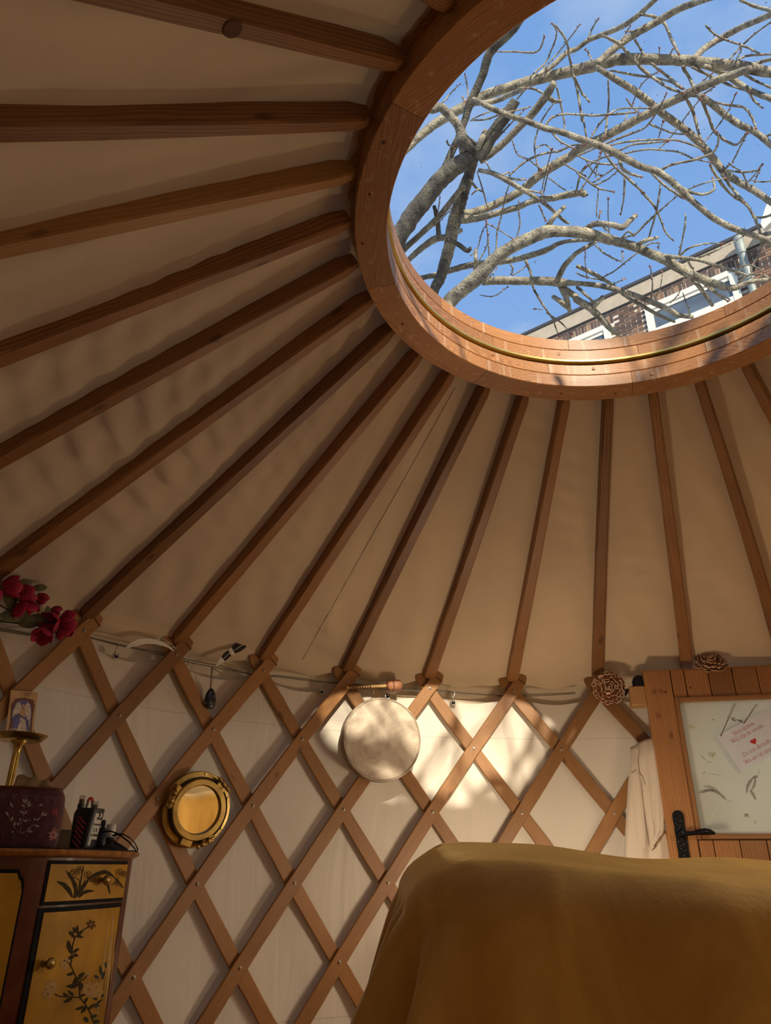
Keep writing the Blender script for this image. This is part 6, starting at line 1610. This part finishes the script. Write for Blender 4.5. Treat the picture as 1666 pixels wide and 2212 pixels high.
# windows
w1a0 = Hpx(1398, 690)[0]; w1a1, w1t = Hpx(1589, 581); w2a1, w2t = Hpx(1318, 702)
wt = w1t
WINS = [(w1a0, w1a1), (w2a1-(w1a1-w1a0), w2a1)]
def hwin(a0, a1, zt, zb):
    W_ = obj('window', hbox('f', a0, a1, zt-0.13, zt, -0.02, 0.06, None, mb=MB()), M['whitewood'], house, smooth=0)
    def wb(nm, x0, x1, z0, z1, o0, o1, mt): return hbox(nm, x0, x1, z0, z1, o0, o1, mt, W_)
    wb('jamb', a0, a0+0.14, zb, zt-0.131, -0.02, 0.06, M['whitewood']); wb('jamb', a1-0.14, a1, zb, zt-0.131, -0.02, 0.06, M['whitewood'])
    wb('head_rail', a0+0.141, a1-0.141, zt-0.21, zt-0.131, -0.02, 0.03, M['whitewood'])
    tz_ = zt-0.62
    wb('transom', a0+0.141, a1-0.141, tz_-0.20, tz_, -0.02, 0.05, M['whitewood'])
    wb('pane', a0+0.141, a1-0.141, tz_, zt-0.21, 0.001, 0.006, M['pane'])
    n = 2; mw = (a1-a0-0.282)/n
    for k in range(n):
        x0 = a0+0.141+mw*k; x1 = x0+mw
        wb('sash_stile', x0+0.002, x0+0.09, zb, tz_-0.201, -0.02, 0.035, M['whitewood']); wb('sash_stile', x1-0.09, x1-0.002, zb, tz_-0.201, -0.02, 0.035, M['whitewood'])
        wb('pane', x0+0.09, x1-0.09, zb, tz_-0.201, 0.001, 0.006, M['pane'])
        wb('sash_rail', x0+0.091, x1-0.091, tz_-0.29, tz_-0.201, 0.006, 0.035, M['whitewood'])
for a0, a1 in WINS: hwin(a0, a1, wt, wt-2.4)
# bricks: stretcher courses, soldier course over the windows
proto = {}
def brick(kind, L_, Hh, P):
    if kind not in proto:
        g = MB(); g.box(V((0, 0, 0)), V((L_/2, 0, 0)), V((0, 0.026, 0)), V((0, 0, Hh/2))); o = obj('brick', g, M['brick'], house, F=Matrix.Identity(4), smooth=0); put(o, P, house); proto[kind] = o
    else: dup(proto[kind], P, house)
cand = []
CHh = 0.0645; zs = fz0-0.04
k = 0; z = zs-CHh/2
def blocked(a, z, hl, hz_):
    for a0, a1 in WINS:
        if a0-hl+0.02 < a < a1+hl-0.02 and z < wt+hz_: return True
    return False
while z > 7.5:
    a = aL_-1+(0.115 if k % 2 else 0); 
    while a < aR_+1:
        inS = any(a0-0.14 < a < a1+0.14 for a0, a1 in WINS) and wt-0.03 < z < wt+0.22
        if not blocked(a, z, 0.105, 0.03) and not inS: cand.append(('s', a, z))
        a += 0.23
    z -= CHh; k += 1
for a0, a1 in WINS:
    a = a0-0.12
    while a < a1+0.12: cand.append(('v', a, wt+0.105)); a += 0.072
def inview(a, z):
    P = H3(a, z); d = P-CAM; x, y, zz = d.dot(RT), d.dot(UP), d.dot(FW)
    if zz <= 0: return None
    px, py = IW/2+F*x/zz, IH/2-F*y/zz
    if px > 1675 or px < 1140: return None
    # above the rim of the crown ring?
    dd = d.normalized(); P2 = CAM+dd*((ZT-CAM.z)/dd.z); 
    if P2.x**2+P2.y**2 > 0.60**2*1.06: return None
    return d.length
vis = []; rest = []
for c in cand:
    d = inview(c[1], c[2])
    (vis if d else rest).append((d or 0, c))
vis.sort(key=lambda q: q[0])
def bframe(c):
    j = random.uniform(-0.004, 0.004); X = HD if c[0] == 's' else UZ
    return frame(H3(c[1]+random.uniform(-.003, .003), c[2], 0.004-0.02+j), X, UZ if c[0] == 's' else HD)
for d, c in vis[:300]: brick(c[0], 0.212, 0.054, bframe(c))
g = MB()
for d, c in vis[300:]+[q for q in rest if q[1][2] > 9.6][:1500]:
    Fm = bframe(c); x, y, zz = Fm.col[0].to_3d(), Fm.col[1].to_3d(), Fm.col[2].to_3d(); g.box(Fm.translation, x*0.106, y*0.026, zz*0.027)
if g.v: tag(obj('brickwork', g, M['brick'], house, smooth=0), kind='stuff')
print('bricks', len(vis), len(rest))
# downpipe with hopper head
ap, zp = Hpx(1594, 512, 0.2); ap2, zp2 = Hpx(1606, 540, 0.2)
dpz = Hpx(1594, 505, 0.16)[1]
g = MB(); g.lathe(H3(ap, zp2-0.05, 0.22), UZ, [(0.07, -0.05), (0.085, 0.0), (0.09, 0.03), (0.09, 0.34), (0.085, 0.36), (0.07, 0.36)], 20); pipe = obj('hopper_head', g, M['zinc'], house, smooth=45)
g = MB(); z = zp2-0.08
g.tube([H3(ap, z, 0.2), H3(ap, z-0.55, 0.16)], 0.072, 14); g.lathe(H3(ap, z-0.62, 0.14), UZ, [(0.07, 0), (0.088, 0.01), (0.088, 0.07), (0.08, 0.10)], 16); g.tube([H3(ap, z-0.55, 0.14), H3(ap, z-4.0, 0.12)], 0.068, 14)
for q in (1.2, 2.2): g.lathe(H3(ap, z-q, 0.12), UZ, [(0.07, 0), (0.08, 0.01), (0.08, 0.05), (0.07, 0.06)], 16)
obj('downpipe', g, M['zinc'], house, smooth=45)
# white barge board at the far right
q = [Hpx(*p, 0.5) for p in ((1654, 503), (1647, 492), (1656, 462), (1664, 440), (1690, 400), (1690, 470), (1672, 486))]
g = MB(); g.sheet([H3(a, z, 0.5) for a, z in q], HN, 0.12); obj('barge_board', g, M['whitewood'], house, smooth=20)
